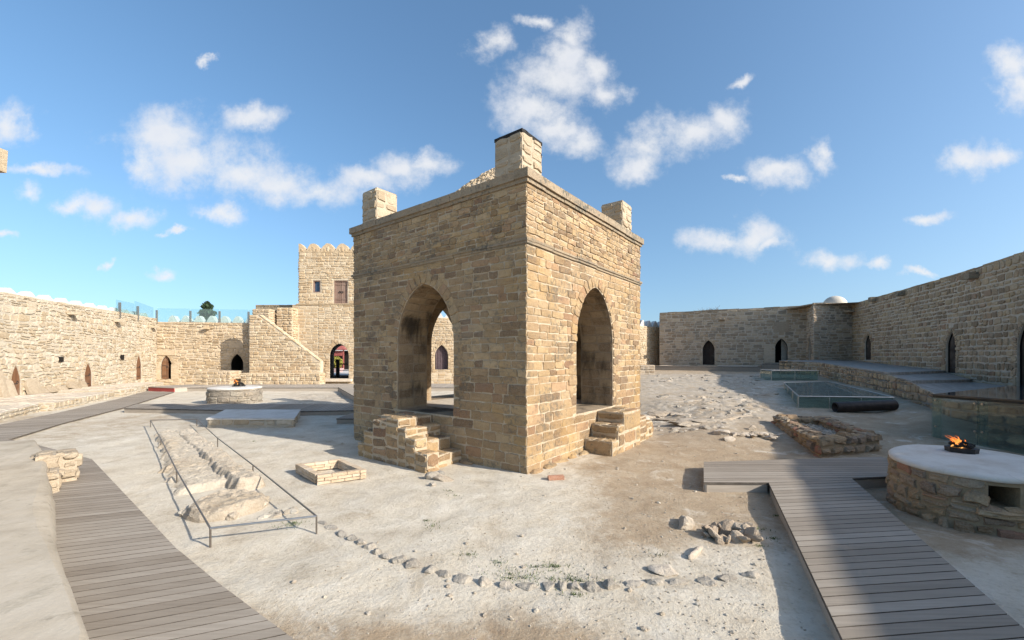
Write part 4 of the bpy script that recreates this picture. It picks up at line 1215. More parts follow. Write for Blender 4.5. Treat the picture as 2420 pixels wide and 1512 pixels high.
# return wall with a narrow door, and the block that carries the little dome
RB = Frame((bR[0], bR[1]), (24.35-bR[0], 33.3-bR[1])); rbw = math.hypot(24.35-bR[0], 33.3-bR[1])
t_db = thing('stone_building', (26, 35, 1.2), 'projecting rubble block with a small white dome on its roof, in the far right corner', 'building')
ro = Opening(rbw*.5, .42, ZD(851, 34.6), ZD(822, 34.6), ZD(800, 34.6), .4)
mb = masonry(RB, 0, rbw, .3, 6.35, 3, [ro], hr=(.17, .33), lr=(.3, .7), warp=.12, depth=.03, ring=.2, rd=.6, ends=(False, False))
FB = Frame((24.35, 33.3), (1, 0)); fbw = 4.0
mb2 = masonry(FB, 0, fbw, .3, 6.35, 4, [], hr=(.14, .26), lr=(.25, .7), warp=.25, depth=.04, ends=(False, True))
mb.v += mb2.v; mb.c += mb2.c; mb.f += [(f + mb.n, m_, s_) for f, m_, s_ in mb2.f]; mb.n += mb2.n
mb.build('masonry', [BLDG, DARK], t_db)
door(t_db, RB, ro, -.3, OLDDOOR, n=3, knob=False)
mb = MB(); wall_top(mb, FB, 0, fbw, 6.35, 4, thick=.1); wall_top(mb, RB, 0, rbw, 6.35, .8, thick=.1); mb.build('coping', BLDG, t_db)
dY = 37.5; dc = (XD(1972, dY), dY); dr = 24/F*dY; dz = ZD(722, dY)
mb = MB(); n = 28; tt = np.linspace(0, math.pi/2, 9); A, T_ = np.meshgrid(np.linspace(0, 2*np.pi, n+1), tt)
P = np.stack([dc[0]+dr*np.cos(A)*np.cos(T_), dc[1]+dr*np.sin(A)*np.cos(T_), dz+dr*.95*np.sin(T_)], -1).reshape(-1, 3)
mb.add(P, [(j*(n+1)+i, j*(n+1)+i+1, (j+1)*(n+1)+i+1, (j+1)*(n+1)+i) for j in range(8) for i in range(n)], smooth=True)
mb.tube((*dc, 6.2), (*dc, dz+.02), dr*1.03, 28)
mb.build('dome', plain('dome_plaster', (.50,.46,.39), .9, .1, 2, .2), t_db)
u, Y = FW(FB, fbw).at(2000); spout(t_db, FB, u, 5.75, BLDG, .5, .2)

# ------------------------------------------------------------------ right courtyard wall
RW = PolyFrame([(27.6, 33.6), (23.2, 21.8), (20.75, 16.7), (18.9, 7.4), (15.85, 2.0), (13.05, -3.1), (9.1, -9.3)])
RZ = 6.3
t_rw = thing('courtyard_wall', (21, 17, .8), 'long brown rubble wall on the right, in shade, with three pointed doorways above the platform', 'wall')
rops = [px_open(RW, 2043, 2058, 789, 850, .62, .4), px_open(RW, 2235, 2259, 782, 881, .62, .4), px_open(RW, 2403, 2446, 764, 915, .62, .4)]
mb = masonry(RW, 0, RW.W, -.2, RZ, 2.5, rops, hr=(.2, .34), lr=(.25, .6), warp=.12, depth=.045, gap=.024, ring=.28, rd=2.0, rtone=.55, vis=(0, RW.at(2470)[0]))
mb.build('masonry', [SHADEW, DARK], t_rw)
mb = MB(); wall_top(mb, RW, 0, RW.W, RZ, 1.2, thick=.09, wob=.03); mb.build('coping', SHADEW, t_rw)
for o in rops: door(t_rw, RW, o, -.14, OLDDOOR, n=4)
for px, py in ((2309, 650), (2136, 692), (2070, 706)):
    u, Y = RW.at(px); mb = MB(); v = ZD(py, Y); mb.fbox(RW, u-.2, u+.2, v-.17, v+.13, -.1, .4, col=(.2, .2, .5)); mb.build('spout', COPING, t_rw)

# ------------------------------------------------------------------ stone platform along the right wall, in three levels
def Wp(px):
    u, Y = RW.at(px); X, Y = RW.xy(u); return float(X), float(Y)
def edge(Y): return (6.14+.533*Y, Y)
A0, A1, A2, A3 = edge(28.4), edge(16.1), edge(14.1), edge(11.6)
Aend = (14.0, 5.0)
z0a, z1a = 1.71, 1.49
W1, W2, W3, W4 = (27.3, 33.0), Wp(2235), Wp(2294), (17.2, 5.0)
plat = thing('stone_platform', (17, 18, .5), 'raised stone platform stepping down in three levels along the shaded right wall', 'platform')
mb = MB()
lv = [([(20.2, 31.2), A0, A1, W2, W1, (24.4, 33.2)], [1.82, 1.71, 1.49, 1.36, 1.80, 1.85]),
      ([A1, A2, W3, W2], [1.37, 1.29, 1.0, 1.25]),
      ([A2, A3, Aend, W4, (20.6, 16.6), W3], [1.17, .86, .78, .80, .86, .88])]
for poly, zt in lv:
    mb.prism(poly, -.2, zt, col=(.45, .3, .5))
mb.build('paving', plain('platform_paving', (.30,.27,.235), .85, .25, 3, .5, bscale=6), plat)
EF = PolyFrame([(20.2, 31.2), A0, A1, A2, A3, Aend])
etop = lambda u: np.interp(u, EF.cum, [1.82, 1.71, 1.43, 1.23, .86, .78])
mb = MB(); us3 = np.linspace(0, EF.W, 40)
mb.add(np.vstack([EF(us3, -.2, .0), EF(us3, etop(us3)-.01, .0)]), [(i, i+1, 41+i, 40+i) for i in range(39)])
Q = courses((0, EF.W), -.1, 1.84, (.2, .32), (.25, .5), warp=.12, top=etop)
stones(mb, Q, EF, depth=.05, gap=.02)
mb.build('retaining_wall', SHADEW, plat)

# low curbs, walkway and odd blocks in front of the right back building
def at_bb(px, d):
    u, Y = BBW.at(px); p = BB(u, 0, d); return p[:2]
cf = BB
for (a, b, d0, d1, z0, z1, lab) in ((1563, 1650, 1.0, 1.7, .6, 1.36, 'long thin stone curb under the left door of the back right building'), (1697, 1788, .9, 1.6, .6, 1.42, 'long thin stone curb between the two doorways of the back right building')):
    ua_, _ = BBW.at(a); ub_, _ = BBW.at(b)
    mb = MB(); stone_box(mb, BB, ua_, ub_, z0, z1-.12, d0, d1, 'frlt', hr=(.2, .3), lr=(.6, 1.2), topl=(.6, 1.2))
    tag(mb.build('stone_curb', SLABTOP), lab, 'curb')
q0, q1, q2, q3 = at_bb(1530, 4.2), at_bb(1800, 3.6), at_bb(1815, 1.9), at_bb(1545, 2.2)
boardwalk('boardwalk', 'brown boardwalk running along the foot of the back right building', [[tuple(q0), tuple(q1), tuple(q2), tuple(q3)]], 1.25, [math.atan2(*(BB.ud[:2][::-1]))], DECK)
q0, q1, q2, q3 = at_bb(1796, 3.6), at_bb(1866, 3.4), at_bb(1868, .3), at_bb(1800, .3)
boardwalk('wooden_landing', 'dark wooden landing before the open black doorway at the back right', [[tuple(q0), tuple(q1), tuple(q2), tuple(q3)]], 1.5, [math.atan2(*(BB.ud[:2][::-1]))], DECK, cat='landing')
X_, Y_, Z_ = GG(1528, 884); pf = Frame((X_-.6, Y_), (1, 0))
rect_wall('stone_block', 'small rubble block just right of the pavilion, at the end of the far boardwalk', pf, 0, 1.2, Z_-.3, Z_+.66, .9, BLDG, 'block', hr=(.14, .24), lr=(.3, .5))
# ------------------------------------------------------------------ boardwalks on the left
def P2(pts, z): return [G(x, y, z) for x, y in pts]
edgeR = P2([(27, 1036), (150, 999), (287, 964), (411, 926)], .06); edgeL = P2([(345, 924), (274, 943.5), (143, 973.5), (0, 1003)], .06)
boardwalk('boardwalk', 'long grey boardwalk leading along the stone benches of the left wall', [edgeR + edgeL + [(-17.5, 10.2), (-14.2, 8.9)]], .06, [math.atan2(.35, .94)], DECK, wd=.15, edges=[[0, 1, 2]])
near = P2([(217, 1085), (414, 1294), (517, 1379), (695, 1512)], .06)
boardwalk('boardwalk', 'wide grey boardwalk in the left foreground beside the plastered ledge', [[(-14.2, 8.9), (-12.7, 10.3), (-11.0, 9.55)] + near + [(-.2, 2.0), (.9, 1.0), (-1.0, .2), (-5.4, 3.6), (-9.0, 6.4)]], .065, [math.atan2(.36, .93)], DECK, wd=.115, edges=[[2, 3, 4, 5]])
boardwalk('boardwalk', 'low boardwalk crossing the yard behind the stone slab block to the pavilion', [[(-14.6, 15.5), (-7.76, 14.6), (-5.67, 14.9), (-2.2, 15.4), (-2.2, 17.2), (-6.4, 16.9), (-15.4, 16.95)]], .17, [math.radians(98)], DECK, wd=.15, edges=[[0, 1, 2, 4, 5]])
boardwalk('boardwalk', 'far boardwalk along the foot of the stair ramp and portal', [[(-20.3, 25.3), (-10.6, 25.4), (4, 25.6), (4, 29.5), (-20.6, 28.9)]], .2, [math.radians(90)], DECKW, wd=.16, edges=[[0, 1, 4]])
boardwalk('boardwalk', 'sloping walkway branching from the far boardwalk towards the pavilion', [[(-10.6, 25.1), (-6.9, 18.4), (-4.6, 18.4), (-8.0, 25.1)]], .26, [math.radians(152)], DECKW, wd=.16)
boardwalk('wooden_step', 'small dark wooden step in the pavilion shadow under the crossing boardwalk', [[(-5.5, 12.9), (-4.4, 12.9), (-4.4, 14.1), (-5.5, 14.1)]], .17, [0.0], DECK, cat='step')
a, b = G(350, 923, 0), G(411, 926, 0)
rf = Frame(a, (b[0]-a[0], b[1]-a[1])); L = math.hypot(b[0]-a[0], b[1]-a[1])
t = thing('wooden_step', (a[0]+L/2, a[1], 0), 'wooden step with a red painted front board at the end of the left boardwalk', 'step')
mb = MB(); mb.fbox(rf, 0, L, -.05, .21, -.03, 0); mb.build('riser', REDPAINT, t)
mb = MB()
for k in range(16): mb.fbox(rf, 0, L+.02, .215, .245, -.15*(k+1)+.006, -.15*k+.02, col=(rng.uniform(), .5, .5))
mb.build('tread', DECKW, t)
mb = MB(); mb.fbox(rf, L-.03, L, -.05, .21, -2.3, -.04, col=(.8, .5, .5)); mb.build('side_board', DECKW, t)

# ------------------------------------------------------------------ stone benches along the left wall, slabs leaning above them
def bench(name, label, a, b, h, depth, z0=-.1, **k):
    fr = Frame(a, (b[0]-a[0], b[1]-a[1])); L = math.hypot(b[0]-a[0], b[1]-a[1])
    mb = MB(); stone_box(mb, fr, 0, L, z0, h-.02, -depth, 0, 'flrt', hr=(.12, .18), lr=(.22, .5), topl=(.5, 1.1), depth=.035, tmi=1, **k)
    return tag(mb.build(name, [PALE, SLABTOP]), label, 'bench')
bench('stone_bench', 'low flat stone bench nearest the camera along the left wall', (-15.0, 11.0), (-18.5, 16.3), .31, 4.2)
bench('stone_bench', 'long low stone bench along the left wall under the row of leaning slabs', (-17.9, 16.1), (-20.35, 21.1), .34, 4.4)
bench('stone_bench', 'low stone bench beyond the second door of the left wall', (-20.6, 21.7), (-21.1, 23.2), .38, 3.0)
bench('stone_bench', 'low stone bench between two others, just before the red step', (-21.5, 23.3), (-22.1, 24.8), .43, 2.2)
bench('stone_bench', 'farthest low stone bench in the corner beside the red step', (-22.6, 25.2), (-23.5, 27.8), .42, 1.6)

SLABM = stone_mat('old_slab', [(.36,.295,.21),(.42,.35,.26),(.33,.265,.185)], (.4,.3,.2), thr=1.4, smear=.1, stain=(.27,.21,.14), stain_amt=.5)
def slab(label, px, base_z, wdt, h, th=.12, lean=.25, tilt=0.0, shape='rect', tone=.5, name='stone_slab', out=.27):
    """worn slab leaning against the left wall"""
    u, Y = LW.at(px-5); n = 7; mb = MB()
    if shape == 'round': pr = [(-wdt/2, 0)] + [(-wdt/2*math.cos(t), h*.62 + h*.38*math.sin(t)) for t in np.linspace(0, math.pi, 9)] + [(wdt/2, 0)]
    elif shape == 'lump': pr = [(-wdt*.42, 0), (-wdt*.5, h*.4), (-wdt*.35, h*.85), (0, h), (wdt*.32, h*.9), (wdt*.5, h*.45), (wdt*.4, 0)]
    else: pr = [(-wdt/2, 0), (-wdt*.5, h*.5), (-wdt*.47, h*.97), (-wdt*.1, h), (wdt*.3, h*.96), (wdt*.48, h*.9), (wdt*.5, h*.45), (wdt*.48, 0)]
    pr = np.array(pr) + rng.normal(0, wdt*.025, (len(pr), 2)); pr[:, 1] = np.maximum(pr[:, 1], 0)
    c_, s_ = math.cos(tilt), math.sin(tilt)
    pr = np.stack([pr[:,0]*c_ - pr[:,1]*s_, pr[:,0]*s_ + pr[:,1]*c_], 1); pr[:,1] -= pr[:,1].min()
    off = out*(1-pr[:,1]/h*.8)
    A = LW(u + pr[:,0], base_z + pr[:,1], off); B = LW(u + pr[:,0]*.98, base_z + pr[:,1]*.99, off - th)
    c = LW(u + pr[:,0].mean(), base_z + h*.5, out*.6 + .02)
    m = len(pr); V = np.vstack([A, B, c.reshape(1, 3)])
    mb.add(V, [(j, (j+1) % m, 2*m) for j in range(m)] + [tuple(range(m, 2*m))[::-1]] + [(j, m+j, m+(j+1) % m, (j+1) % m) for j in range(m)], col=(tone, .2, rng.uniform()))
    if shape == 'round':
        for k in range(3):
            for l in (-1, 1): mb.fbox(LW, u+l*wdt*.18-.05, u+l*wdt*.18+.05, base_z+h*(.25+.2*k), base_z+h*(.25+.2*k)+.07, out*(.8-.16*k)-.02, out*(.8-.16*k)+.03, col=(.1, .2, .5))
    return tag(mb.build(name, SLABM), label, 'stone slab', 'old stone slabs leaning against the left wall')
SLABS = [(2, .31, .35, 1.25, 'rect', 'tall worn slab at the left picture edge, before the first door of the left wall'),
 (20, .31, .5, .8, 'rect', 'upright slab with a rough edge standing just before the first left door'),
 (76, .34, .78, .72, 'rect', 'largest leaning slab, broad and square, first one beyond the first left door'),
 (95, .34, .3, .34, 'lump', 'small lumpy stone right beside the broad square slab'),
 (103, .34, .28, .26, 'lump', 'low crumbly stone, second small one from the broad square slab'),
 (114, .34, .4, .33, 'lump', 'rounded stone in the middle of the leaning row, third small one'),
 (126, .34, .35, .29, 'lump', 'slightly pointed stone in the leaning row, fourth small one'),
 (139, .34, .3, .34, 'lump', 'narrow upright stone in the leaning row, fifth small one'),
 (146, .34, .25, .26, 'rect', 'thin small slab between the narrow upright stone and the tilted slab'),
 (153, .34, .2, .24, 'rect', 'smallest thin slab just left of the tilted square slab'),
 (169, .34, .62, .44, 'rect', 'big slab tilted to the right, third from the second left door'),
 (183, .34, .42, .40, 'round', 'carved slab with a rounded top and hollowed pattern'),
 (195, .34, .45, .44, 'rect', 'slanting slab leaning right next to the second left door')]
for i, (px, bz_, wdt, h, shp, lab) in enumerate(SLABS):
    slab(lab, px, bz_-.01, wdt, h, shape=shp, tilt=(-.18 if i in (10, 12) else rng.uniform(-.06, .06)), tone=rng.uniform(.2, .9), name='carved_slab' if shp == 'round' else 'stone_slab')

# ------------------------------------------------------------------ plastered ledge in the left foreground
LG = [(-1.15, .9), (-2.43, 2.4), (-3.02, 2.87), (-4.2, 3.8), (-5.5, 4.95), (-6.75, 6.0)]
t_lg = thing('foreground_ledge', (-4.5, 3.5, 0), 'broad plastered stone ledge in the left foreground beside the wide boardwalk', 'ledge')
mb = MB()
poly = LG + [(-7.9, 7.0), (-9.6, 8.3), (-12.5, 7.0), (-8, 1.0), (-4, -1.5)]
n = len(poly); V = []; rings = [(0.0, -.1), (-.01, .32), (.05, .43), (.16, .46)]
pc = np.mean(np.array(poly), 0)
dense = []
for i in range(n):
    p, q = np.array(poly[i]), np.array(poly[(i+1) % n]); k = max(1, int(np.hypot(*(q-p))/.1))
    dense += [p + (q-p)*j/k for j in range(k)]
dense = np.array(dense); m = len(dense)
wob = .07*(fbm(dense[:,0]*1.6, dense[:,1]*1.6, 1, 4)-.5)
dirs = pc - dense; dirs /= np.hypot(dirs[:,0], dirs[:,1])[:, None]
for ins, z in rings:
    p = dense + dirs*(ins + wob[:, None])
    V.append(np.stack([p[:,0], p[:,1], np.full(m, z) + (.015*(fbm(p[:,0]*2.5, p[:,1]*2.5, 3, 3)-.5) if z > .2 else 0)], 1))
V = np.vstack(V)
fs = [(r*m+i, r*m+(i+1) % m, (r+1)*m+(i+1) % m, (r+1)*m+i) for r in range(3) for i in range(m)]
mb.add(V, fs, smooth=True); mb.add(np.vstack([V[3*m:], [[pc[0], pc[1], .47]]]), [(i, (i+1) % m, m) for i in range(m)], smooth=True)
def ledge_mat():
    m_, nt, b, _ = newmat('grey_plaster_ledge'); t = NT(nt)
    c = t.ramp(t.noise(1.1, 7, .68), [(.3, (.31,.26,.19)), (.5, (.43,.37,.285)), (.72, (.51,.45,.36))])
    c = t.mix(t.rng(t.noise(6, 6, .7), .56, .72, 0, .7), c, (.25,.215,.16)); c = t.mix(t.rng(t.noise(.7, 8, .75, dist=1.2), .52, .66, 0, .6), c, (.27,.235,.175)); c = t.mix(t.rng(t.noise(40, 3, .7), .6, .75, 0, .5), c, (.55,.50,.42))
    nt.links.new(c, b.inputs['Base Color']); t.bump(t.math('ADD', t.noise(4, 6, .7), t.math('MULTIPLY', t.noise(30, 4, .7), .4)), .3, .03, b); return m_
mb.build('plaster_top', ledge_mat(), t_lg)
mb = MB()
lf = Frame((-7.5, 6.42), (.74, -.67))
stone_box(mb, lf, .1, .62, -.1, .34, -.3, .16, 'flrtb', hr=(.16, .24), lr=(.24, .4), topl=(.25, .4), depth=.05, warp=.06)
stone_box(mb, lf, -.55, -.02, -.1, .52, -.5, -.05, 'flrtb', hr=(.14, .22), lr=(.22, .4), topl=(.25, .4), depth=.05, warp=.06)
tag(mb.build('ledge_stones', SLABM), 'rough pale stones built up at the far end of the foreground ledge', 'stones')

# stone pier outside the left edge whose roof slab pokes into the picture
pr_t = thing('stone_pier', (-7.6, 5.2, 0), 'stone pier at the left picture edge with one eaves slab poking into the sky', 'pier')
fr = Frame((-9.0, 4.9), (1, 0)); mb = MB(); stone_box(mb, fr, 0, 1.3, -.1, 4.35, -.8, 0, 'flrt', hr=(.2, .3), lr=(.3, .6)); mb.build('masonry', PALE, pr_t)
mb = MB(); ef = Frame((-9.2, 4.75), (1, 0)); P_ = np.array([ef(u, v, d) for v in (4.46, 4.73) for d in (0, -.55) for u in (0, 1.0, 2.0, 2.73)]).reshape(-1, 3) + rng.normal(0, .018, (16, 3))
mb.add(P_, [(i, i+1, 9+i, 8+i) for i in range(3)] + [(4+i, 12+i, 13+i, 5+i) for i in range(3)] + [(8+i, 9+i, 13+i, 12+i) for i in range(3)] + [(i, 4+i, 5+i, 1+i) for i in range(3)] + [(0, 8, 12, 4), (3, 7, 15, 11)], col=(.6, .2, .5)); mb.build('eaves_slab', PALE, pr_t)

# ------------------------------------------------------------------ round fire altars
def altar(name, c, r, h, label, seed, a0, hole=None, oval=None, stone=None, top_over=.015, tone=None, hr=(.14, .26), lr=(.22, .5), depth=.05, z0=-.15):
    t = thing(name, (c[0], c[1], 0), label, 'fire altar')
    mb = MB(); dm = Drum(c, r, a0); L = 2*math.pi*r
    ops = [hole] if hole else []
    panel(mb, dm, 0, L, z0, h-.06, ops, step=.12, mi=0)
    stones(mb, courses((0, L), -.08, h-.07, hr, lr, ops, ring=.02, warp=.14), dm, depth=depth, gap=.006, jit=.02, rnd=.03, back=-.008)
    if hole:
        o = hole
        reveal(mb, dm, o, .55, cap_mi=1)
        stones(mb, [[(o.u0-o.w-.14, o.v0-.13), (o.u0+o.w+.1, o.v0-.13), (o.u0+o.w+.1, o.v0-.005), (o.u0-o.w-.14, o.v0-.005)]], dm, depth=.08, gap=.01)
    def squash(m_):
        if oval is None: return
        e = np.array([c[0], c[1]])/math.hypot(*c); f = np.array([-e[1], e[0]])
        for V in m_.v:
            q = V[:, :2] - np.array(c); V[:, :2] = np.array(c) + (q@e)[:, None]*e*oval[0] + (q@f)[:, None]*f*oval[1]
    squash(mb); mb.build('stone_drum', [stone or ALTAR, SOOTY], t)
    mt = MB(); n = 56; an = np.linspace(0, 2*np.pi, n, endpoint=False)
    rw_ = r + top_over + .05*(fbm(np.cos(an)*2+seed, np.sin(an)*2, 1, 3)-.5)
    if hole: rw_ = rw_ + .03*np.exp(-((an - ((a0 + hole.u0/r) % (2*math.pi)))/.28)**2)
    rings = []
    for (f, z) in ((-.04, h-.085), (0, h-.07), (.005, h-.03), (-.03, h-.005), (-.09, h)):
        rings.append(np.stack([c[0]+(rw_+f)*np.cos(an), c[1]+(rw_+f)*np.sin(an), z + .012*(fbm(np.cos(an)*3, np.sin(an)*3, seed, 3)-.5)], 1))
    for q in (.66, .33): rings.append(np.stack([c[0]+r*q*np.cos(an), c[1]+r*q*np.sin(an), h + .012 + .02*(fbm(np.cos(an)*3*q, np.sin(an)*3*q, seed+3, 3)-.5)], 1))
    V = np.vstack(rings + [[[c[0], c[1], h+.015]]]); k = len(rings)
    fs = [(j*n+i, j*n+(i+1) % n, (j+1)*n+(i+1) % n, (j+1)*n+i) for j in range(k-1) for i in range(n)] + [((k-1)*n+i, (k-1)*n+(i+1) % n, k*n) for i in range(n)]
    mt.add(V, fs, smooth=True); squash(mt); mt.build('plaster_top', PLASTER, t)
    return t

def fire_bowl(c, z, r, label, fl, seed):
    t = thing('fire_bowl', (c[0], c[1], z), label, 'fire bowl', 'fire bowls burning on the round altars')
    mb = MB(); mb.tube((c[0], c[1], z), (c[0], c[1], z+.07), r, 8, r*1.04); mb.build('tray', IRON, t)
    mb = MB(); g = np.random.default_rng(seed)
    for k in range(26):
        a, q = g.uniform(0, 6.28), r*.85*math.sqrt(g.uniform()); s = g.uniform(.04, .085)*r/.28
        rock(mb, (c[0]+q*math.cos(a), c[1]+q*math.sin(a), z+.07+.17*(1-q/r)*r/.28), (s*1.3, s, s*.9), 1, seed+k)
    mb.build('coals', SOOTY, t)
    mb = MB()
    for k in range(fl):                    # tongues of flame blown to the left
        a = g.uniform(0, 6.28); q = r*.6*g.uniform()
        p = np.array([c[0]+q*math.cos(a)-.03, c[1]+q*math.sin(a), z+.12*r/.28]); hh = g.uniform(.12, .30)*r/.28; wv = g.uniform(.02, .042)*r/.28
        bend = g.uniform(-.22, -.05)*r/.28; ph = g.uniform(0, 6)
        prev = None; n = 6; V = []
        for i in range(8):
            f = i/7; rr = wv*math.sin(math.pi*min(.98, .18+.82*f))*(1-f*.55) + .002
            o = p + np.array([bend*f*f*1.4 + .025*math.sin(ph+f*7), .02*math.sin(ph*2+f*6), hh*f])
            for j in range(n): V.append((o[0]+rr*math.cos(j*6.283/n), o[1]+rr*.6*math.sin(j*6.283/n), o[2]))
        cc = np.zeros((48, 3)); cc[:, 0] = np.repeat(np.linspace(0, 1, 8), 6); cc[:, 1:] = .5
        mb.add(V, [(i*n+j, i*n+(j+1) % n, (i+1)*n+(j+1) % n, (i+1)*n+j) for i in range(7) for j in range(n)], cc, smooth=True)
    mb.build('flame', FLAME, t)

AR = (6.27, 5.66); AH = .71; ARR = 1.0
th0 = math.atan2(-AR[1], -AR[0])
hole_px = (3820/4096*2419, 1165)      # niche facing the camera, slightly right
ua_ = ((math.atan2(-AR[1], -AR[0]) + .36) - th0)*ARR + ARR*math.pi
hole = Opening(ua_, .165, .32, .58, .58)
altar('round_fire_altar', AR, ARR, AH, 'large round rubble altar in the right foreground with whitish top and a square niche', 3, th0 - math.pi, hole, oval=(1.02, .80), depth=.045, hr=(.1, .19), lr=(.16, .36))
fire_bowl((6.52, 5.98), AH+.01, .17, 'black fire bowl with blown orange flames on the right foreground altar', 16, 40)
AL = (-12.72, 18.95)
altar('round_fire_altar', AL, 1.04, .72, 'round rubble altar far on the left of the yard, with a small fire on top', 8, 0.0, None, stone=SHADEALTAR, depth=.04)
fire_bowl((-12.65, 19.1), .71, .26, 'small dark fire bowl with a low flame on the far left altar', 5, 90)

# ------------------------------------------------------------------ flat stone block, brick hearth, trough
fr = Frame((-9.04, 12.25), (1, .0)); mb = MB()
def skew(u, v, d=0.0):
    p = fr(u, v, d); p[..., 0] += .42*np.asarray(d); return p     # plan is a parallelogram
stone_box(mb, remap(skew), 0, 2.55, -.1, .26, -2.0, 0, 'flr', hr=(.14, .18), lr=(.25, .5), depth=.03)
fr_s = remap(skew)
us4, ds4 = np.meshgrid(np.linspace(-.03, 2.58, 14), np.linspace(-2.03, .03, 12))
zz = .275 + .02*(fbm(us4*2, ds4*2, 3, 3)-.5); P = fr_s(us4, zz, ds4).reshape(-1, 3)
mb.add(P, [(j*14+i, j*14+i+1, (j+1)*14+i+1, (j+1)*14+i) for j in range(11) for i in range(13)], mi=1, smooth=True)
for (u0, u1, d0, d1) in ((-.03, 2.58, .02, .032), ): mb.fbox(fr_s, u0, u1, .235, .272, d0-.03, d1+.01, col=(.6, .3, .5), mi=1)
tag(mb.build('stone_block', [PALE, PLASTER]), 'low flat topped rubble block, half in shadow, in front of the crossing boardwalk', 'block')

hb = [np.array(p) for p in ((-3.94, 7.5), (-3.19, 6.75), (-2.52, 7.13), (-3.28, 7.92))]
t_h = MB()
for k in range(4):
    a, b = hb[k], hb[(k+1) % 4]; fr = Frame(a, b-a); L = np.hypot(*(b-a)); fr_ = fr
    if fr_.n[:2] @ (np.mean(hb, 0) - a) > 0: fr_ = Frame(b, a-b)
    for c in range(3):
        u = 0 if c % 2 == 0 else -.0; first = True
        while u < L-.01:
            l = rng.uniform(.2, .24) if not (first and c % 2) else .11
            first = False; l = min(l, L-.095-u) if L-.095-u > .05 else L-u
            if l < .03: break
            e = u + l
            P = np.array([fr_(uu, vv, dd) for vv in (.002+c*.052, .048+c*.052) for dd in (0, -.1) for uu in (u+.004, e-.004)]).reshape(-1, 3) + rng.normal(0, .0025, (8, 3))
            if c == 2 and rng.random() < .12: u = e; continue
            t_h.add(P, [(0,1,3,2)[::-1],(4,5,7,6),(0,1,5,4),(2,6,7,3),(0,4,6,2),(1,3,7,5)], col=(rng.uniform(), .3, rng.uniform()))
            u = e
            if L-.095-u < .01: break
tag(t_h.build('brick_hearth', BRICK), 'small open square hearth of three courses of pale bricks on the ground', 'hearth')

tq = [np.array(p) for p in ((7.45, 11.75), (6.28, 8.42), (7.95, 8.92), (8.72, 11.45))]
t_t = thing('stone_trough', (7.6, 10, 0), 'oblong rubble walled fire pit filled with broken stones, half in shadow', 'fire pit')
mb = MB(); tc_ = np.mean(tq, 0); TZ = .44; wth = .28
inn = []
for k in range(4):
    p, a, b = tq[k], tq[k-1], tq[(k+1) % 4]
    d1, d2 = (a-p)/np.hypot(*(a-p)), (b-p)/np.hypot(*(b-p)); inn.append(p + (d1+d2)*wth/abs(d1[0]*d2[1]-d1[1]*d2[0]))
for k in range(4):
    a, b, ia, ib = tq[k], tq[(k+1) % 4], inn[k], inn[(k+1) % 4]
    L = float(np.hypot(*(b-a)))
    mb.prism([tuple(a), tuple(b), tuple(ib), tuple(ia)], -.2, TZ-.03, col=(.5, 1, .5))
    fr = Frame(a, b-a)
    stones(mb, courses((-.02, L+.02), -.1, TZ, (.16, .26), (.2, .42), warp=.1), fr, depth=.06, gap=.014, jit=.025, rnd=.04)
    fi = Frame(ib, ia-ib); Li = float(np.hypot(*(ib-ia)))
    stones(mb, courses((0, Li), .1, TZ, (.16, .24), (.2, .38), warp=.06), fi, depth=.05, gap=.014, jit=.02)
    Q = courses((0, L), -wth, 0, (wth*.99, wth*1.0), (.22, .42))
    stones(mb, Q, remap(lambda u, v, d: fr(u, TZ-.03+d, v)), depth=.06, gap=.014, jit=.03, rnd=.05)
mb.build('rubble_wall', ALTAR, t_t)
mb = MB(); g = np.random.default_rng(5)
for k in range(260):
    al, be = g.uniform(.02, .98), g.uniform(.02, .98)
    p = (inn[1]*(1-al)+inn[2]*al)*(1-be) + (inn[0]*(1-al)+inn[3]*al)*be; s = g.uniform(.025, .085)
    rock(mb, (p[0], p[1], .2+g.uniform(0, .06)), (s*1.4, s, s*.7), 1, k)
o = mb.build('rubble_fill', GREYROCK, t_t); o['kind'] = 'stuff'

# ------------------------------------------------------------------ low rail round the excavated channel, and the channel itself
RPX = {'a': (355.5, 1010), 'b': (464.8, 1006), 'c': (380, 1058), 'd': (417.6, 1138.7), 'e': (514, 1056), 'f': (597.7, 1124), 'g': (497, 1291.5), 'h': (747.7, 1261)}
RP = {k: np.array(G(*v)) for k, v in RPX.items()}
t_r = thing('low_metal_rail', (-6.5, 8.5, 0), 'ankle high metal rail fencing off the excavated channel', 'railing', )
RH = .21
def rz(p): return GZ(*p)
for k, p in RP.items():
    mb = MB(); mb.tube((*p, rz(p)-.03), (*p, rz(p)+RH), .011, 8); mb.build('post', POSTM, t_r)
for ch in ('ac', 'cd', 'dg', 'gh', 'hf', 'fe', 'eb', 'ba'):
    p, q = RP[ch[0]], RP[ch[1]]; mb = MB()
    mb.tube((*p, rz(p)+RH), (*q, rz(q)+RH), .013 if ch == 'gh' else .011, 8); mb.build('handrail', STEEL if ch == 'gh' else POSTM, t_r)

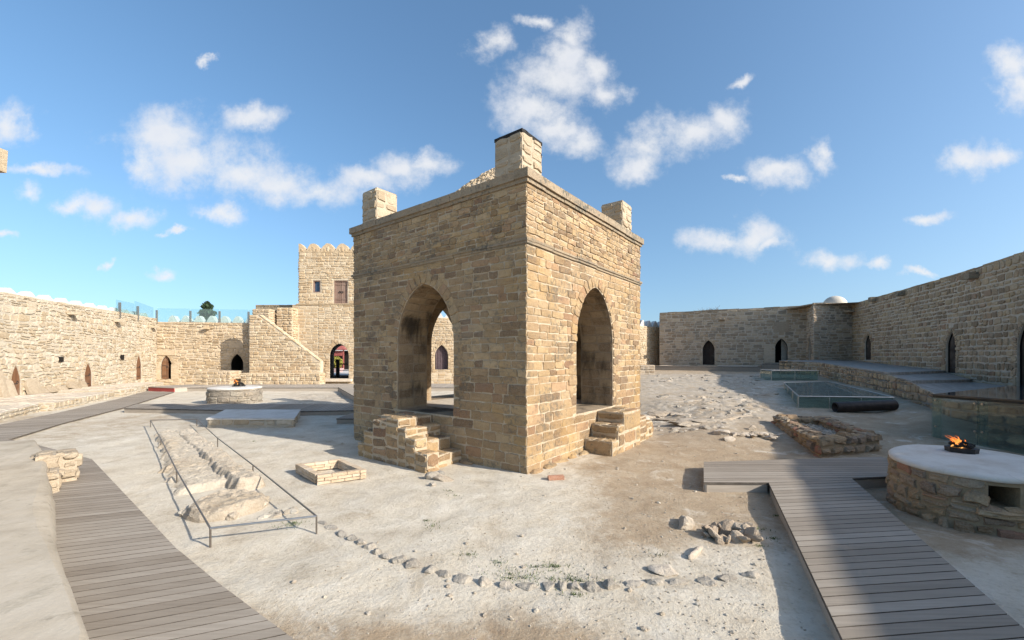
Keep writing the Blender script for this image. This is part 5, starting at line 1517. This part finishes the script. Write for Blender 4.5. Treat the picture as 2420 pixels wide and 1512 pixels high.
def ridge(mb, line, wl, wr, h, seed, steep=.08, n=90, k=15):
    """rough stone bank along a line of plan points; wl / wr half widths, h crest height"""
    L = np.array(line); cum = np.concatenate([[0], np.cumsum(np.hypot(*np.diff(L, axis=0).T))]); s = np.linspace(0, cum[-1], n)
    X, Y = np.interp(s, cum, L[:,0]), np.interp(s, cum, L[:,1]); tx, ty = np.gradient(X), np.gradient(Y); l = np.hypot(tx, ty); tx, ty = tx/l, ty/l
    a = np.linspace(-1, 1, k); prof = np.minimum(1, (1-np.abs(a)**4)*1.15)
    wl_, wr_ = np.interp(s, [0, cum[-1]], wl), np.interp(s, [0, cum[-1]], wr); hh = np.interp(s, [0, cum[-1]], h)
    e1, e2 = .6+.9*fbm(s*3.5, seed, 1, 5), .6+.9*fbm(s*3.5, seed+7, 1, 5)
    O = np.where(a[None] < 0, a[None]*(wl_*e1)[:, None], a[None]*(wr_*e2)[:, None])
    Xg, Yg = X[:, None] + ty[:, None]*O, Y[:, None] - tx[:, None]*O
    endf = np.minimum(1, np.minimum(s, cum[-1]-s)/.15)[:, None]
    Z = hh[:, None]*prof[None]*endf*(.65+.7*fbm(Xg*2.2, Yg*2.2, seed, 4)) + (.06*(fbm(Xg*7, Yg*7, seed, 4)-.5) + .05*np.abs(fbm(Xg*13, Yg*13, seed+2, 4)-.5))*prof[None] - .04*(1-prof[None]*endf)
    Z = Z + np.vectorize(GZ)(Xg, Yg)
    mb.add(np.stack([Xg, Yg, Z], -1).reshape(-1, 3), [(i*k+j, i*k+j+1, (i+1)*k+j+1, (i+1)*k+j) for i in range(n-1) for j in range(k-1)], col=(rng.uniform(), .2, .5))
def c8(x, y): return G(x*.4140, 886+.4140*y)
t_c = thing('excavated_channel', (-6.5, 8.5, 0), 'exposed rough stone banks of an old channel inside the low rail', 'ruin')
mb = MB(); ridge(mb, [c8(955, 330), c8(1010, 400), c8(1090, 500), c8(1190, 600), c8(1230, 650)], (.25, .55), (.22, .5), (.12, .10), 3, n=300, k=33); mb.build('stone_bank', CHALKROCK, t_c)
mb = MB(); ridge(mb, [c8(1045, 335), c8(1125, 405), c8(1225, 490), c8(1340, 585), c8(1440, 655)], (.2, .2), (.25, .22), (.16, .17), 5, n=300, k=33); mb.build('stone_bank', CHALKROCK, t_c)
X_, Y_ = c8(1295, 760)
mb = MB(); V, Fc = ico(5); V = V.copy()
hm = np.clip(V[:,2], -.2, 1); e = 1 + .35*(fbm(V[:,0]*1.5, V[:,1]*1.5, 4, 4)-.5)
Vz = np.where(V[:,2] > 0, np.minimum(1, V[:,2]*1.9), V[:,2]*.3)*(.5+.9*fbm(V[:,0]*2.5, V[:,1]*2.5, 8, 5)) + .4*(fbm(V[:,0]*6, V[:,1]*6, V[:,2]*6, 5)-.5)
mb.add(np.stack([X_+V[:,0]*.47*e, Y_+V[:,1]*.46*e, .135*Vz], 1), Fc, col=(.6, .2, .5)); mb.build('stone_mound', CHALKROCK, t_c)
for k in range(9):
    a_ = k/9*6.283 + rng.uniform(-.25, .25); mb = MB()
    rock(mb, (X_+.40*math.cos(a_), Y_+.40*math.sin(a_), .02), (rng.uniform(.10, .19), rng.uniform(.08, .13), rng.uniform(.05, .10)), 3, 700+k, rough=.6, tilt=.2); mb.build('mound_stone', CHALKROCK, t_c)
mb = MB(); X_, Y_ = c8(1570, 790)
for k in range(7): rock(mb, (X_+rng.normal(0, .12), Y_+rng.normal(0, .12), .0), (.10, .07, .04), 2, 60+k)
mb.build('loose_rubble', CHALKROCK, t_c)

# ------------------------------------------------------------------ right foreground: T shaped deck
z = .165
kz_ = (EYE-z)/(EYE-.14)
cross = [(3.58, 7.70), (3.0, 6.45), (4.0, 6.43), (5.48, 6.65), (6.4, 6.80), (7.2, 7.75), (7.25, 8.1)]
stem = [(4.0, 6.425), (3.28, 4.92), (2.29, 2.853), (1.25, .7), (1.0, .1), (2.35, .1), (3.70, 2.98), (4.49, 4.62), (5.48, 6.645)]
boardwalk('boardwalk', 'T shaped grey wooden boardwalk in the right foreground, half in shadow', [[(x*kz_, y*kz_) for x, y in pl] for pl in (cross, stem)], z, [math.atan2(.02, 1), math.atan2(.11, 1)], DECK, wd=.118, edges=[[0, 1, 3, 5, 6], [0, 1, 2, 5, 6, 7]], edgemat=DECKW)

# ------------------------------------------------------------------ glass cases over the excavations, black pipe
def glass_case(name, label, base, top, npan, group=None, topmat=GLASS):
    """base/top: four plan points with heights, counter clockwise from the front left"""
    c = np.mean(np.array(base), 0); t = thing(name, tuple(c), label, 'glass case')
    b, p = np.array(base, float), np.array(top, float)
    for k in range(4):
        a0, a1, b0, b1 = b[k], b[(k+1) % 4], p[k], p[(k+1) % 4]
        m_ = npan[k]
        for i in range(m_):
            f0, f1 = i/m_ + .004, (i+1)/m_ - .004
            g = MB(); q = [a0+(a1-a0)*f0, a0+(a1-a0)*f1, b0+(b1-b0)*f1, b0+(b1-b0)*f0]
            d = a1-a0; nr = np.array([d[1], -d[0], 0]); nr = nr/np.linalg.norm(nr)*.012
            g.add(np.vstack([q, np.array(q)-nr]), [(0,1,2,3),(7,6,5,4),(0,4,5,1),(1,5,6,2),(2,6,7,3),(3,7,4,0)]); g.build('glass_panel', GLASS, t)
            s = MB(); s.tube(a0+(a1-a0)*i/m_-nr*.5, b0+(b1-b0)*i/m_-nr*.5, .018, 6); s.build('frame_post', STEEL, t)
    g = MB(); g.add(np.vstack([p+[0, 0, .02], p]), [(0,1,2,3),(7,6,5,4),(0,4,5,1),(1,5,6,2),(2,6,7,3),(3,7,4,0)]); g.build('glass_lid', topmat, t)
    s = MB()
    for k in range(4): s.tube(p[k]+[0, 0, .01], p[(k+1) % 4]+[0, 0, .01], .02, 6)
    s.build('frame', STEEL, t)
    return t
def bz_(pts, dz=-.05): return [(x, y, GZ(x, y)+dz) for x, y in pts]
LID = glass_mat('case_lid_glass', (.55,.66,.66), .22)
q = [(9.8, 14.1), (12.6, 13.6), (15.6, 20.3), (13.0, 19.7)]
glass_case('glass_case', 'large low glass case over an excavation beside the platform, reflecting the wall', bz_(q), [(9.8, 14.1, .74), (12.6, 13.6, .75), (15.6, 20.3, .87), (13.0, 19.7, .85)], [3, 2, 2, 3], topmat=LID)
q = [(15.3, 24.3), (18.2, 24.5), (18.6, 26.6), (15.9, 26.4)]
glass_case('glass_case', 'smaller flat glass case farther back below the platform', bz_(q), [(x, y, 1.27) for x, y in q], [2, 1, 2, 1], topmat=LID)
t_p = thing('iron_pipe', (11.8, 13.3, .4), 'thick black iron pipe lying on the ground in front of the large glass case', 'pipe')
a, b = np.array((10.42, 13.3, GZ(10.42, 13.3)+.15)), np.array((12.2, 13.15, GZ(12.2, 13.15)+.16))
mb = MB(); d = (b-a)/np.linalg.norm(b-a); n = 20
e1 = np.cross(d, [0, 0, 1]); e1 /= np.linalg.norm(e1); e2 = np.cross(e1, d); an = np.linspace(0, 2*np.pi, n, endpoint=False); ring = np.outer(np.cos(an), e1)+np.outer(np.sin(an), e2)
V = np.vstack([a+ring*.13, a+ring*.165, a+d*.03+ring*.17, b-d*.03+ring*.17, b+ring*.165, b+ring*.13, a+d*.5+ring*.13, b-d*.5+ring*.13])
fs = []
for p_, q_ in ((0, 1), (1, 2), (2, 3), (3, 4), (4, 5), (6, 0), (5, 7)): fs += [(p_*n+i, p_*n+(i+1) % n, q_*n+(i+1) % n, q_*n+i) for i in range(n)]
fs += [tuple(range(6*n, 7*n)), tuple(range(7*n, 8*n))]
mb.add(V, fs, smooth=True); mb.build('pipe_body', PIPE, t_p)

# glass fronted, glass topped enclosure at the right edge
t_g = thing('glass_enclosure', (12, 9.5, .5), 'glass fronted enclosure with a dark glass roof over old masonry, at the right picture edge', 'glass enclosure')
fa = [np.array((10.3, 10.1)), np.array((10.52, 9.3)), np.array((10.8, 8.4)), np.array((11.15, 7.3)), np.array((11.5, 6.2)), np.array((11.9, 5.0))]
GT = 1.16
for i in range(5):
    p, q = fa[i], fa[i+1]; d = (q-p)/np.hypot(*(q-p)); nr = np.array([-d[1], d[0]])*-.012
    if nr[0] < 0: nr = -nr
    a2, b2 = p + d*.012, q - d*.012; zl, zr = GZ(*p)-.05, GZ(*q)-.05
    g = MB(); g.add([(*a2, zl), (*b2, zr), (*b2, GT-.05), (*a2, GT-.05)] + [(*(a2+nr), zl), (*(b2+nr), zr), (*(b2+nr), GT-.05), (*(a2+nr), GT-.05)], [(0,1,2,3),(7,6,5,4),(0,4,5,1),(1,5,6,2),(2,6,7,3),(3,7,4,0)])
    gp = g.build('glass_panel', GLASS, t_g)
    s = MB()
    for pt in (a2+d*.05, b2-d*.05):
        for zz in (GT-.12, GT-.75): s.tube((*(pt-nr*1.2), zz), (*(pt+nr*2.5), zz), .022, 8)
    s.build('glass_clamp', STEEL, gp)
    s = MB(); pp = (p+nr*6); s.box(pp[0], pp[0]+.12, pp[1]-.05, pp[1]+.07, zl, GT-.05); s.build('glass_fin', GLASS, t_g)
top = [(p[0]-.03, p[1]) for p in fa] + [(17.3, 5.0), (18.2, 8.8), (17.6, 12.0), (15.7, 13.0)]
mb = MB(); mb.prism(top, GT, GT+.025); mb.build('glass_roof', GLOSSTOP, t_g)
mb = MB()
for p, q in zip(fa[:-1], fa[1:]): 
    d = (q-p)/np.hypot(*(q-p)); n_ = np.array([d[1], -d[0]])*.05
    mb.prism([tuple(p-n_*.2), tuple(q-n_*.2), tuple(q-n_), tuple(p-n_)], GT-.06, GT+.03)
mb.build('edge_beam', RAILTOP, t_g)
mb = MB(); g = np.random.default_rng(3)
for k in range(60):
    x, y = g.uniform(10.9, 12.6), g.uniform(5.5, 10.2)
    rock(mb, (x, y, GZ(x, y)+g.uniform(.0, .42)*(x-10.7)), (g.uniform(.15, .34), g.uniform(.15, .28), g.uniform(.1, .2)), 2, 200+k)
o = mb.build('old_masonry', SHADEW, t_g); o['kind'] = 'stuff'
# ------------------------------------------------------------------ loose stones
def d1(x, y): return (708.7+.4759*x, 1092.6+.4759*y)
ROW = [(110,300),(160,325),(205,358),(262,380),(303,402),(345,425),(388,449),(432,470),(492,489),(565,512),(645,539),(712,553),(810,582),(915,596),(1020,610),(1130,613),(1235,615),(1300,617),(1362,620),(1455,624),(1540,619),(1660,607),(1760,597),(1880,597),(2020,597),(2115,582),(2240,575)]
TR = ['flat pale stone, first of the curved row, beside the low rail corner', 'flat pale stone, second of the curved row from the low rail', 'longish stone with a dark front, third of the curved row from the low rail',
 'small dark grey stone, fourth of the curved row from the low rail', 'low slanting stone, fifth of the curved row from the low rail', 'slanting stone, sixth of the curved row from the low rail', 'squarish stone, seventh of the curved row from the low rail',
 'rounded stone, eighth of the curved row from the low rail', 'broad pale stone, ninth of the curved row from the low rail', 'broad dark jagged stone, tenth of the curved row from the low rail', 'large rounded stone, eleventh of the curved row from the low rail', 'small low stone right after the large rounded one in the curved row',
 'reddish flat stone just before the gap in the middle of the curved row', 'first stone after the gap in the curved row, with a shaded left end', 'broad grey stone left of the widest one in the curved row', 'widest grey stone at the lowest point of the curved row', 'grey stone just right of the widest one in the curved row',
 'small stone wedged beside the grey stones in the curved row', 'long low stone just before a small dip, under the greenest tuft', 'grey double lump in the right half of the curved row', 'flat grey stone, last of the dense part of the curved row', 'half buried stone, first of the scattered right part of the curved row',
 'half buried stone below the loose flat rock, in the right part of the row', 'sunken stone right of the loose flat rock, in the curved row', 'sunken stone, third from the right end of the curved row', 'raised rough stone, second from the right end of the curved row', 'last stone of the curved row, next to the deck shadow']
for i, ((x, y), lab) in enumerate(zip(ROW, TR)):
    px, py = d1(x, y); X_, Y_ = G(px, py)
    nx = ROW[min(i+1, len(ROW)-1)]; pv = ROW[max(i-1, 0)]
    A_, B_ = np.array(G(*d1(*pv))), np.array(G(*d1(*nx))); tv = B_-A_; hw = min(.30, np.hypot(*tv)/4*1.05) if 0 < i < len(ROW)-1 else .12
    big = 1.0 if 8 <= i <= 20 else .8
    hz = (.02 if i < 2 else (.048 if 2 <= i <= 20 else .04))
    mb = MB(); rock(mb, (X_, Y_, GZ(X_, Y_)-hz*.05), (hw*rng.uniform(.85, 1.0), .072*big*rng.uniform(.85, 1.25), hz*rng.uniform(.8, 1.2)), 3, 300+i, rough=.6, rot=math.atan2(tv[1], tv[0])+rng.normal(0, .12), tone=rng.uniform())
    tag(mb.build('row_stone', GREYROCK), lab, 'stone', 'stones set in a curved row across the foreground')

def loose(px, py, r, lab, seed, mat=ROCK, name='rock', cat='rock', rot=None, rough=.4, dz=.2, group=None, zz=None):
    X_, Y_, _ = GG(px, py); mb = MB()
    rock(mb, (X_, Y_, GZ(X_, Y_)+r[2]*dz), r, 3, seed, rough=rough, rot=rot)
    return tag(mb.build(name, mat), lab, cat, group)
loose(1022, 1129, (.15, .11, .10), 'grey rock left in the small cluster below the left pavilion steps', 1, GREYROCK)
loose(1046, 1134, (.19, .12, .09), 'pale rock right in the small cluster below the left pavilion steps', 2, ROCK)
loose(1040, 1123, (.12, .08, .08), 'dark rock behind the two larger ones below the left pavilion steps', 4, GREYROCK)
loose(1021, 1147, (.08, .06, .045), 'smallest brownish stone lying nearest the camera below the left pavilion steps', 6, GREYROCK)
X_, Y_ = G(1315, 1137); mb = MB(); fr = Frame((X_-.13, Y_), (1, .12)); 
V0 = [fr(u, v, d) for v in (.0, .07) for d in (.0, -.11) for u in (0, .27)]
mb.add(np.array(V0).reshape(-1, 3) + rng.normal(0, .006, (8, 3)) + [0, 0, GZ(X_, Y_)], [(0,1,3,2)[::-1],(4,5,7,6),(0,1,5,4),(2,6,7,3),(0,4,6,2),(1,3,7,5)], col=(.5, .2, .5))
tag(mb.build('brick', REDBRICK), 'single reddish brick lying on the ground at the front corner of the pavilion', 'brick')
loose(1570, 1352, (.15, .12, .035), 'flat pale slab of rock lying just behind the curved stone row', 8, ROCK, dz=.5)
loose(1641, 1312, (.19, .05, .05), 'narrow finger shaped pale stone between the stone row and the rock heap', 9, ROCK, rot=.75)
loose(1622, 1243, (.2, .12, .085), 'pale craggy outcrop left of the ring shaped rock heap', 12, ROCK, rough=.7)
t_k = thing('rock_heap', (*G(1722, 1268), 0), 'ring shaped heap of broken brown rocks round a dark hole, near the deck', 'rock heap')
mb = MB(); g = np.random.default_rng(77); c = np.array(G(1722, 1266))
for k in range(20):
    a = k/20*6.283 + g.uniform(-.15, .15); q = g.uniform(.13, .26); s = g.uniform(.04, .10)
    rock(mb, (c[0]+q*1.3*math.cos(a), c[1]+q*math.sin(a), GZ(*c)+.03+.03*g.uniform()), (s*1.4, s, s*.5), 2, 500+k, rough=.3, tilt=.5)
mb.build('rocks', stone_mat('brown_rock', [(.36,.28,.20),(.42,.33,.24),(.48,.39,.29)], (.4,.3,.2), thr=1.4, smear=.1, bump=.8), t_k)
mb = MB(); mb.prism([(c[0]+.12*math.cos(a), c[1]+.09*math.sin(a)) for a in np.linspace(0, 6.283, 12, endpoint=False)], GZ(*c)-.02, GZ(*c)+.03); mb.build('dark_hole', SOOTY, t_k)  # flat black disc drawn as the hole between the rocks
t_k = thing('rock_heap', (*G(1795, 1028), 0), 'flat pile of broken stones beside the fire pit, at the shadow edge', 'rock heap')
mb = MB(); X_, Y_, _ = GG(1793, 1030)
for k in range(34): rock(mb, (X_+rng.normal(0, .20), Y_+rng.normal(0, .17), GZ(X_, Y_)+.03), (rng.uniform(.08, .2), rng.uniform(.06, .12), rng.uniform(.025, .05)), 2, 540+k, tilt=.2)
mb.build('stones', ROCK, t_k)
for j, (px, py, r, lab) in enumerate(((1705, 1026, (.3, .22, .09), 'low whitish rock hump left of the flat stone pile'), (1722, 1040, (.2, .14, .07), 'small dark edged rock in front of the whitish hump'), (1745, 1030, (.2, .15, .06), 'low rock hump just left of the flat stone pile'), (1777, 1016, (.13, .09, .1), 'pointed stone behind the flat stone pile'))):
    loose(px, py, r, lab, 30+j, ROCK, rough=.6)
# bedrock hummocks right of the pavilion
g = np.random.default_rng(19)
HUM = [(1560, 900, 'farthest left'), (1640, 946, 'broad low'), (1725, 946, 'long low'), (1690, 985, 'dark edged'), (1600, 975, 'small jagged'), (1740, 905, 'flat far'), (1645, 1000, 'rounded near'), (1555, 985, 'small dark'), (1765, 930, 'half shaded')]
for j, (px, py, w_) in enumerate(HUM):
    X_, Y_, _ = GG(px, py); mb = MB()
    for k in range(5): rock(mb, (X_+g.normal(0, .5), Y_+g.normal(0, .3), GZ(X_, Y_)-.02), (g.uniform(.25, .7), g.uniform(.15, .35), g.uniform(.04, .09)), 3, 600+j*9+k, rough=.7, rot=g.uniform(-.5, .5))
    tag(mb.build('bedrock_outcrop', ROCK), w_ + ' outcrop of bare bedrock right of the pavilion, %s' % (['by the far boardwalk', 'in the middle', 'near the shadow line', 'before the glass case', 'by the pavilion side', 'below the doorways', 'toward the fire pit', 'at the pavilion corner', 'on the shadow line'][j]), 'bedrock', 'bedrock outcrops right of the pavilion')
# broken rock lying over the bare ground
mb = MB()
for k in range(380):
    Y_ = 11 + 19*g.random()**1.3; X_ = Y_*g.uniform(.34, .60)
    if fbm(X_*.45, Y_*.45, 6, 3) < .42 or g.random() < .15: continue
    s = g.uniform(.03, .16)*(.6+.4*Y_/20); rock(mb, (X_, Y_, GZ(X_, Y_)-.01), (s*1.5, s*.8, g.uniform(.03, .09)), 2, 800+k, rough=.5, rot=g.uniform(-.7, .7), tilt=.15)
tag(mb.build('broken_rock', GREYROCK), kind='stuff')
# pebbles and grit over the yard
mb = MB(); g = np.random.default_rng(23)
for k in range(2200):
    Y_ = 2.4 + 10*g.random()**1.6; X_ = Y_*g.uniform(-.55, .75) if k % 3 else Y_*g.uniform(.15, .62)
    if X_ < -.3 - .8*max(0, 5.5-Y_) - .6 and Y_ < 7: continue
    e = np.array([X_, Y_]) - C0
    if (e @ DL > -.1 and e @ DR > -.1): continue
    s = g.uniform(.004, .012) if g.random() < .95 else g.uniform(.012, .03)
    rock(mb, (X_, Y_, GZ(X_, Y_)+s*.2), (s*1.3, s, s*.75), 1, k, rough=.2)
tag(mb.build('gravel', CHALKROCK), kind='stuff')
# sparse grass
mb = MB()
for (x, y, n, sp) in ((1270,515,90,.10),(1340,580,110,.16),(1395,590,50,.08),(1040,548,70,.16),(1120,572,60,.12),(985,495,40,.06),(1045,570,40,.05),(835,460,40,.06),(660,318,30,.1),(625,292,20,.03),(735,146,20,.04),(770,170,25,.08),(1370,658,60,.10),(1230,576,30,.06),(1770,465,30,.07),(1170,515,30,.08),(1440,592,0,.1),
                      (-40,315,60,.12),(-30,300,40,.05),(2350,385,40,.05),(2290,340,30,.06),(2365,262,40,.03),(2285,420,25,.04),(2215,372,20,.02),(-230,-105,20,.05),(-330,-210,15,.05)):
    X0, Y0 = G(*d1(x, y))
    for k in range(n):
        a = g.uniform(0, 6.28); q = abs(g.normal(0, sp)); X_, Y_ = X0+q*math.cos(a)*1.3, Y0+q*math.sin(a)*.7
        z_ = GZ(X_, Y_); h = g.uniform(.012, .035); b_ = g.uniform(0, 6.28); wv = .004
        dx, dy = math.cos(b_)*wv, math.sin(b_)*wv
        mb.add([(X_-dx, Y_-dy, z_), (X_+dx, Y_+dy, z_), (X_+g.normal(0, .015), Y_+g.normal(0, .015), z_+h)], [(0, 1, 2)])
tag(mb.build('grass', GRASSM), kind='stuff')

# ------------------------------------------------------------------ beyond the walls
def leafy(name, label, c, trunk_h, rx, rz, mat, n, leaf, cat, shape='ball', tw=.12, seed=1, twigs=0):
    t = thing(name, (c[0], c[1], 0), label, cat); g = np.random.default_rng(seed)
    mb = MB(); mb.tube((c[0], c[1], c[2] if len(c) > 2 else 0), (c[0], c[1], trunk_h), tw, 7, tw*.5)
    for k in range(8):
        a = g.uniform(0, 6.28); z_ = trunk_h*g.uniform(.55, 1.0) if shape != 'cone' else trunk_h + rz*1.2*k/8
        mb.tube((c[0], c[1], z_), (c[0]+rx*.6*math.cos(a), c[1]+rx*.6*math.sin(a), z_+rz*.5), tw*.35, 5, tw*.1)
    mb.build('trunk', TWIG, t)
    mb = MB(); cl = g.normal(0, 1, (26, 3)); cl /= np.linalg.norm(cl, axis=1)[:, None]; cl *= g.uniform(.3, 1, (26, 1))
    for k in range(n):
        q = cl[g.integers(26)] + g.normal(0, .2, 3)
        if shape == 'cone':
            f = g.uniform(); rr = rx*(1-f)**.5*math.sqrt(g.uniform(.1, 1))*(.7+.5*math.sin(f*25)**2); a = g.uniform(0, 6.28)
            p = np.array([c[0]+rr*math.cos(a), c[1]+rr*math.sin(a), trunk_h + 2*rz*f - .1*rr])
        else: p = np.array([c[0]+q[0]*rx, c[1]+q[1]*rx, trunk_h + rz + q[2]*rz])
        e1 = g.normal(0, 1, 3); e1 /= np.linalg.norm(e1); e2 = np.cross(e1, g.normal(0, 1, 3)); e2 /= np.linalg.norm(e2); s = leaf*g.uniform(.5, 1.3)
        mb.add([p-e1*s, p+e2*s*.5, p+e1*s, p-e2*s*.5], [(0, 1, 2, 3)], col=(g.uniform(), .5, .5))
    mb.build('crown', mat, t)
Yt = 55.0
leafy('conifer_tree', 'dark green conifer showing above the white merlons of the back wall', (XD(490, Yt), Yt), 2.0, 2.1, 3.7, CONIFER, 3200, .26, 'tree', 'cone', seed=4)
def bare_bush(label, c, z0, h, w_, n, seed):
    t = thing('bare_bush', (c[0], c[1], z0), label, 'bush'); g = np.random.default_rng(seed); mb = MB()
    for k in range(n):
        p = np.array([c[0]+g.normal(0, w_*.35), c[1]+g.normal(0, w_*.3), z0]); d = np.array([(p[0]-c[0])*.5+g.normal(0, .25), g.normal(0, .2), 1.0])
        hh = h*g.uniform(.5, 1)*math.exp(-((p[0]-c[0])/w_)**2)
        q = p + d*hh*.6; mb.tube(p, q, .035, 4, .022)
        for j in range(7):
            a = p + (q-p)*g.uniform(.3, 1); e = a + np.array([g.normal(0, .35), g.normal(0, .25), g.uniform(.1, .5)])*hh*.5
            mb.tube(a, e, .02, 3, .01)
    mb.build('branches', TWIG, t)
    return t
bare_bush('dry bare bush rising above the roof of the back right building', (XD(1676, 46), 46), 6.0, 2.3, 1.6, 110, 5)
bare_bush('small wisp of bare twigs on the roof beside the little dome', (XD(1908, 41), 41), 6.2, 1.3, .8, 40, 6)
# spiky metal flame finial on a mast beyond the left wall
Ys = 44.0; xs_ = XD(283.5, Ys); t_s = thing('metal_finial', (xs_, Ys, 0), 'small spiky metal finial on a mast behind the left wall', 'finial')
mb = MB(); mb.tube((xs_, Ys, 0), (xs_, Ys, ZD(741, Ys)), .08, 8); mb.build('mast', BRASS, t_s)
mb = MB(); zc = ZD(737, Ys)
mb.tube((xs_, Ys, zc-.25), (xs_, Ys, zc), .1, 8, .28); mb.tube((xs_, Ys, zc), (xs_, Ys, zc+.06), .55, 10); mb.tube((xs_, Ys, zc), (xs_, Ys, ZD(718, Ys)), .07, 6, .02); mb.tube((xs_, Ys, zc+.15), (xs_, Ys, zc+.35), .18, 8, .05)
for a in np.linspace(0, 6.283, 9)[:-1]: mb.tube((xs_, Ys, zc), (xs_+.6*math.cos(a), Ys+.6*math.sin(a), zc+.18), .03, 5)
mb.build('crown', BRASS, t_s)

# ------------------------------------------------------------------ seen through the portal
PX = lambda px, Y: XD(px, Y)
mb = MB(); mb.prism([(-30, 37.4), (-5, 37.4), (-5, 70), (-30, 70)], .38, .44); tag(mb.build('pavement', PAVING), kind='structure')
Yk = 50.0; kx0, kx1 = PX(762, Yk), PX(812, Yk)
t_kk = thing('wooden_kiosk', ((kx0+kx1)/2, Yk, .44), 'red wooden kiosk with lattice panels seen through the tower portal', 'kiosk')
kz = lambda py: ZD(py, Yk)
for x in (kx0, kx1-.12):
    for y in (Yk, Yk+2.4): mb = MB(); mb.box(x, x+.12, y, y+.12, .44, kz(826)); mb.build('post', KIOSKRED, t_kk)
mb = MB(); mb.box(kx0+.12, kx1-.12, Yk+.02, Yk+.1, kz(840), kz(829))
for k in range(16): x = kx0+.12+(kx1-kx0-.3)*k/16; mb.box(x, x+.05, Yk-.01, Yk+.02, kz(841), kz(830))
mb.build('frieze', KIOSKRED, t_kk)
mb = MB()
for k in range(14): x = kx0+.12+(kx1-kx0-.3)*k/14; mb.box(x, x+.07, Yk, Yk+.06, .5, kz(861))
mb.box(kx0+.12, kx1-.12, Yk-.01, Yk+.08, kz(862), kz(859)); mb.build('lattice', KIOSKRED, t_kk)
mb = MB(); mb.add([(kx0-.4, Yk-.4, kz(826)), (kx1+.4, Yk-.4, kz(826)), (kx1+.4, Yk+3, kz(826)), (kx0-.4, Yk+3, kz(826)), ((kx0+kx1)/2, Yk+1.2, kz(806))], [(0,1,4),(1,2,4),(2,3,4),(3,0,4),(0,3,2,1)]); mb.build('roof', KIOSKRED, t_kk)
mb = MB(); mb.box(kx0+.15, kx1-.15, Yk+2.3, Yk+2.36, .5, kz(828)); mb.build('back_panel', DARK, t_kk)
Yb = 56; rect_wall('street_building', 'plain pale grey building behind the kiosk beyond the portal', Frame((0, Yb), (1, 0)), -30, -6, .4, 7.5, 3, WHITE, 'building', faces='')
Yp = 44.5; cx_ = PX(797, Yp)
t_pl = thing('potted_shrub', (cx_, Yp, .44), 'yellow green shrub in a pinkish planter beyond the portal', 'plant')
zt = ZD(869, Yp)-.05; mb = MB(); mb.add([(cx_-.4, Yp-.4, .46), (cx_+.4, Yp-.4, .46), (cx_+.4, Yp+.4, .46), (cx_-.4, Yp+.4, .46), (cx_-.52, Yp-.52, zt), (cx_+.52, Yp-.52, zt), (cx_+.52, Yp+.52, zt), (cx_-.52, Yp+.52, zt)], [(0,1,5,4),(1,2,6,5),(2,3,7,6),(3,0,4,7),(4,5,6,7),(0,3,2,1)]); mb.build('planter', PLANTER, t_pl)
mb = MB(); g = np.random.default_rng(8)
for k in range(900):
    q = g.normal(0, 1, 3); q /= np.linalg.norm(q); q *= g.uniform(.4, 1); p = np.array([cx_-.15+q[0]*.72, Yp+q[1]*.6, zt+.62+q[2]*.65])
    e1 = g.normal(0, 1, 3); e1 /= np.linalg.norm(e1); e2 = np.cross(e1, g.normal(0, 1, 3)); e2 /= np.linalg.norm(e2)
    mb.add([p-e1*.12, p+e2*.06, p+e1*.12, p-e2*.06], [(0, 1, 2, 3)], col=(g.uniform(), .5, .5))
mb.build('foliage', LEAFY, t_pl)
Yn = 34.2; t_tn = thing('turnstile', (PX(798, Yn), Yn, .4), 'black turnstile post with two horizontal bars inside the portal', 'turnstile')
xn = PX(798, Yn); mb = MB(); mb.box(xn-.16, xn-.03, Yn, Yn+.3, .4, ZD(866, Yn)+.6); mb.tube((xn+.06, Yn, .4), (xn+.06, Yn, ZD(866, Yn)+.6), .09, 10); mb.build('post', IRON, t_tn)
mb = MB()
for zz in (.95, 1.45): mb.box(xn, xn+.95, Yn+.1, Yn+.14, zz, zz+.05)
mb.box(xn-.05, xn+1.0, Yn+.02, Yn+.25, 1.5, 1.55); mb.build('bars', IRON, t_tn)

# ------------------------------------------------------------------ tidy
for o in bpy.data.objects:
    if 'world_loc' in o: del o['world_loc']
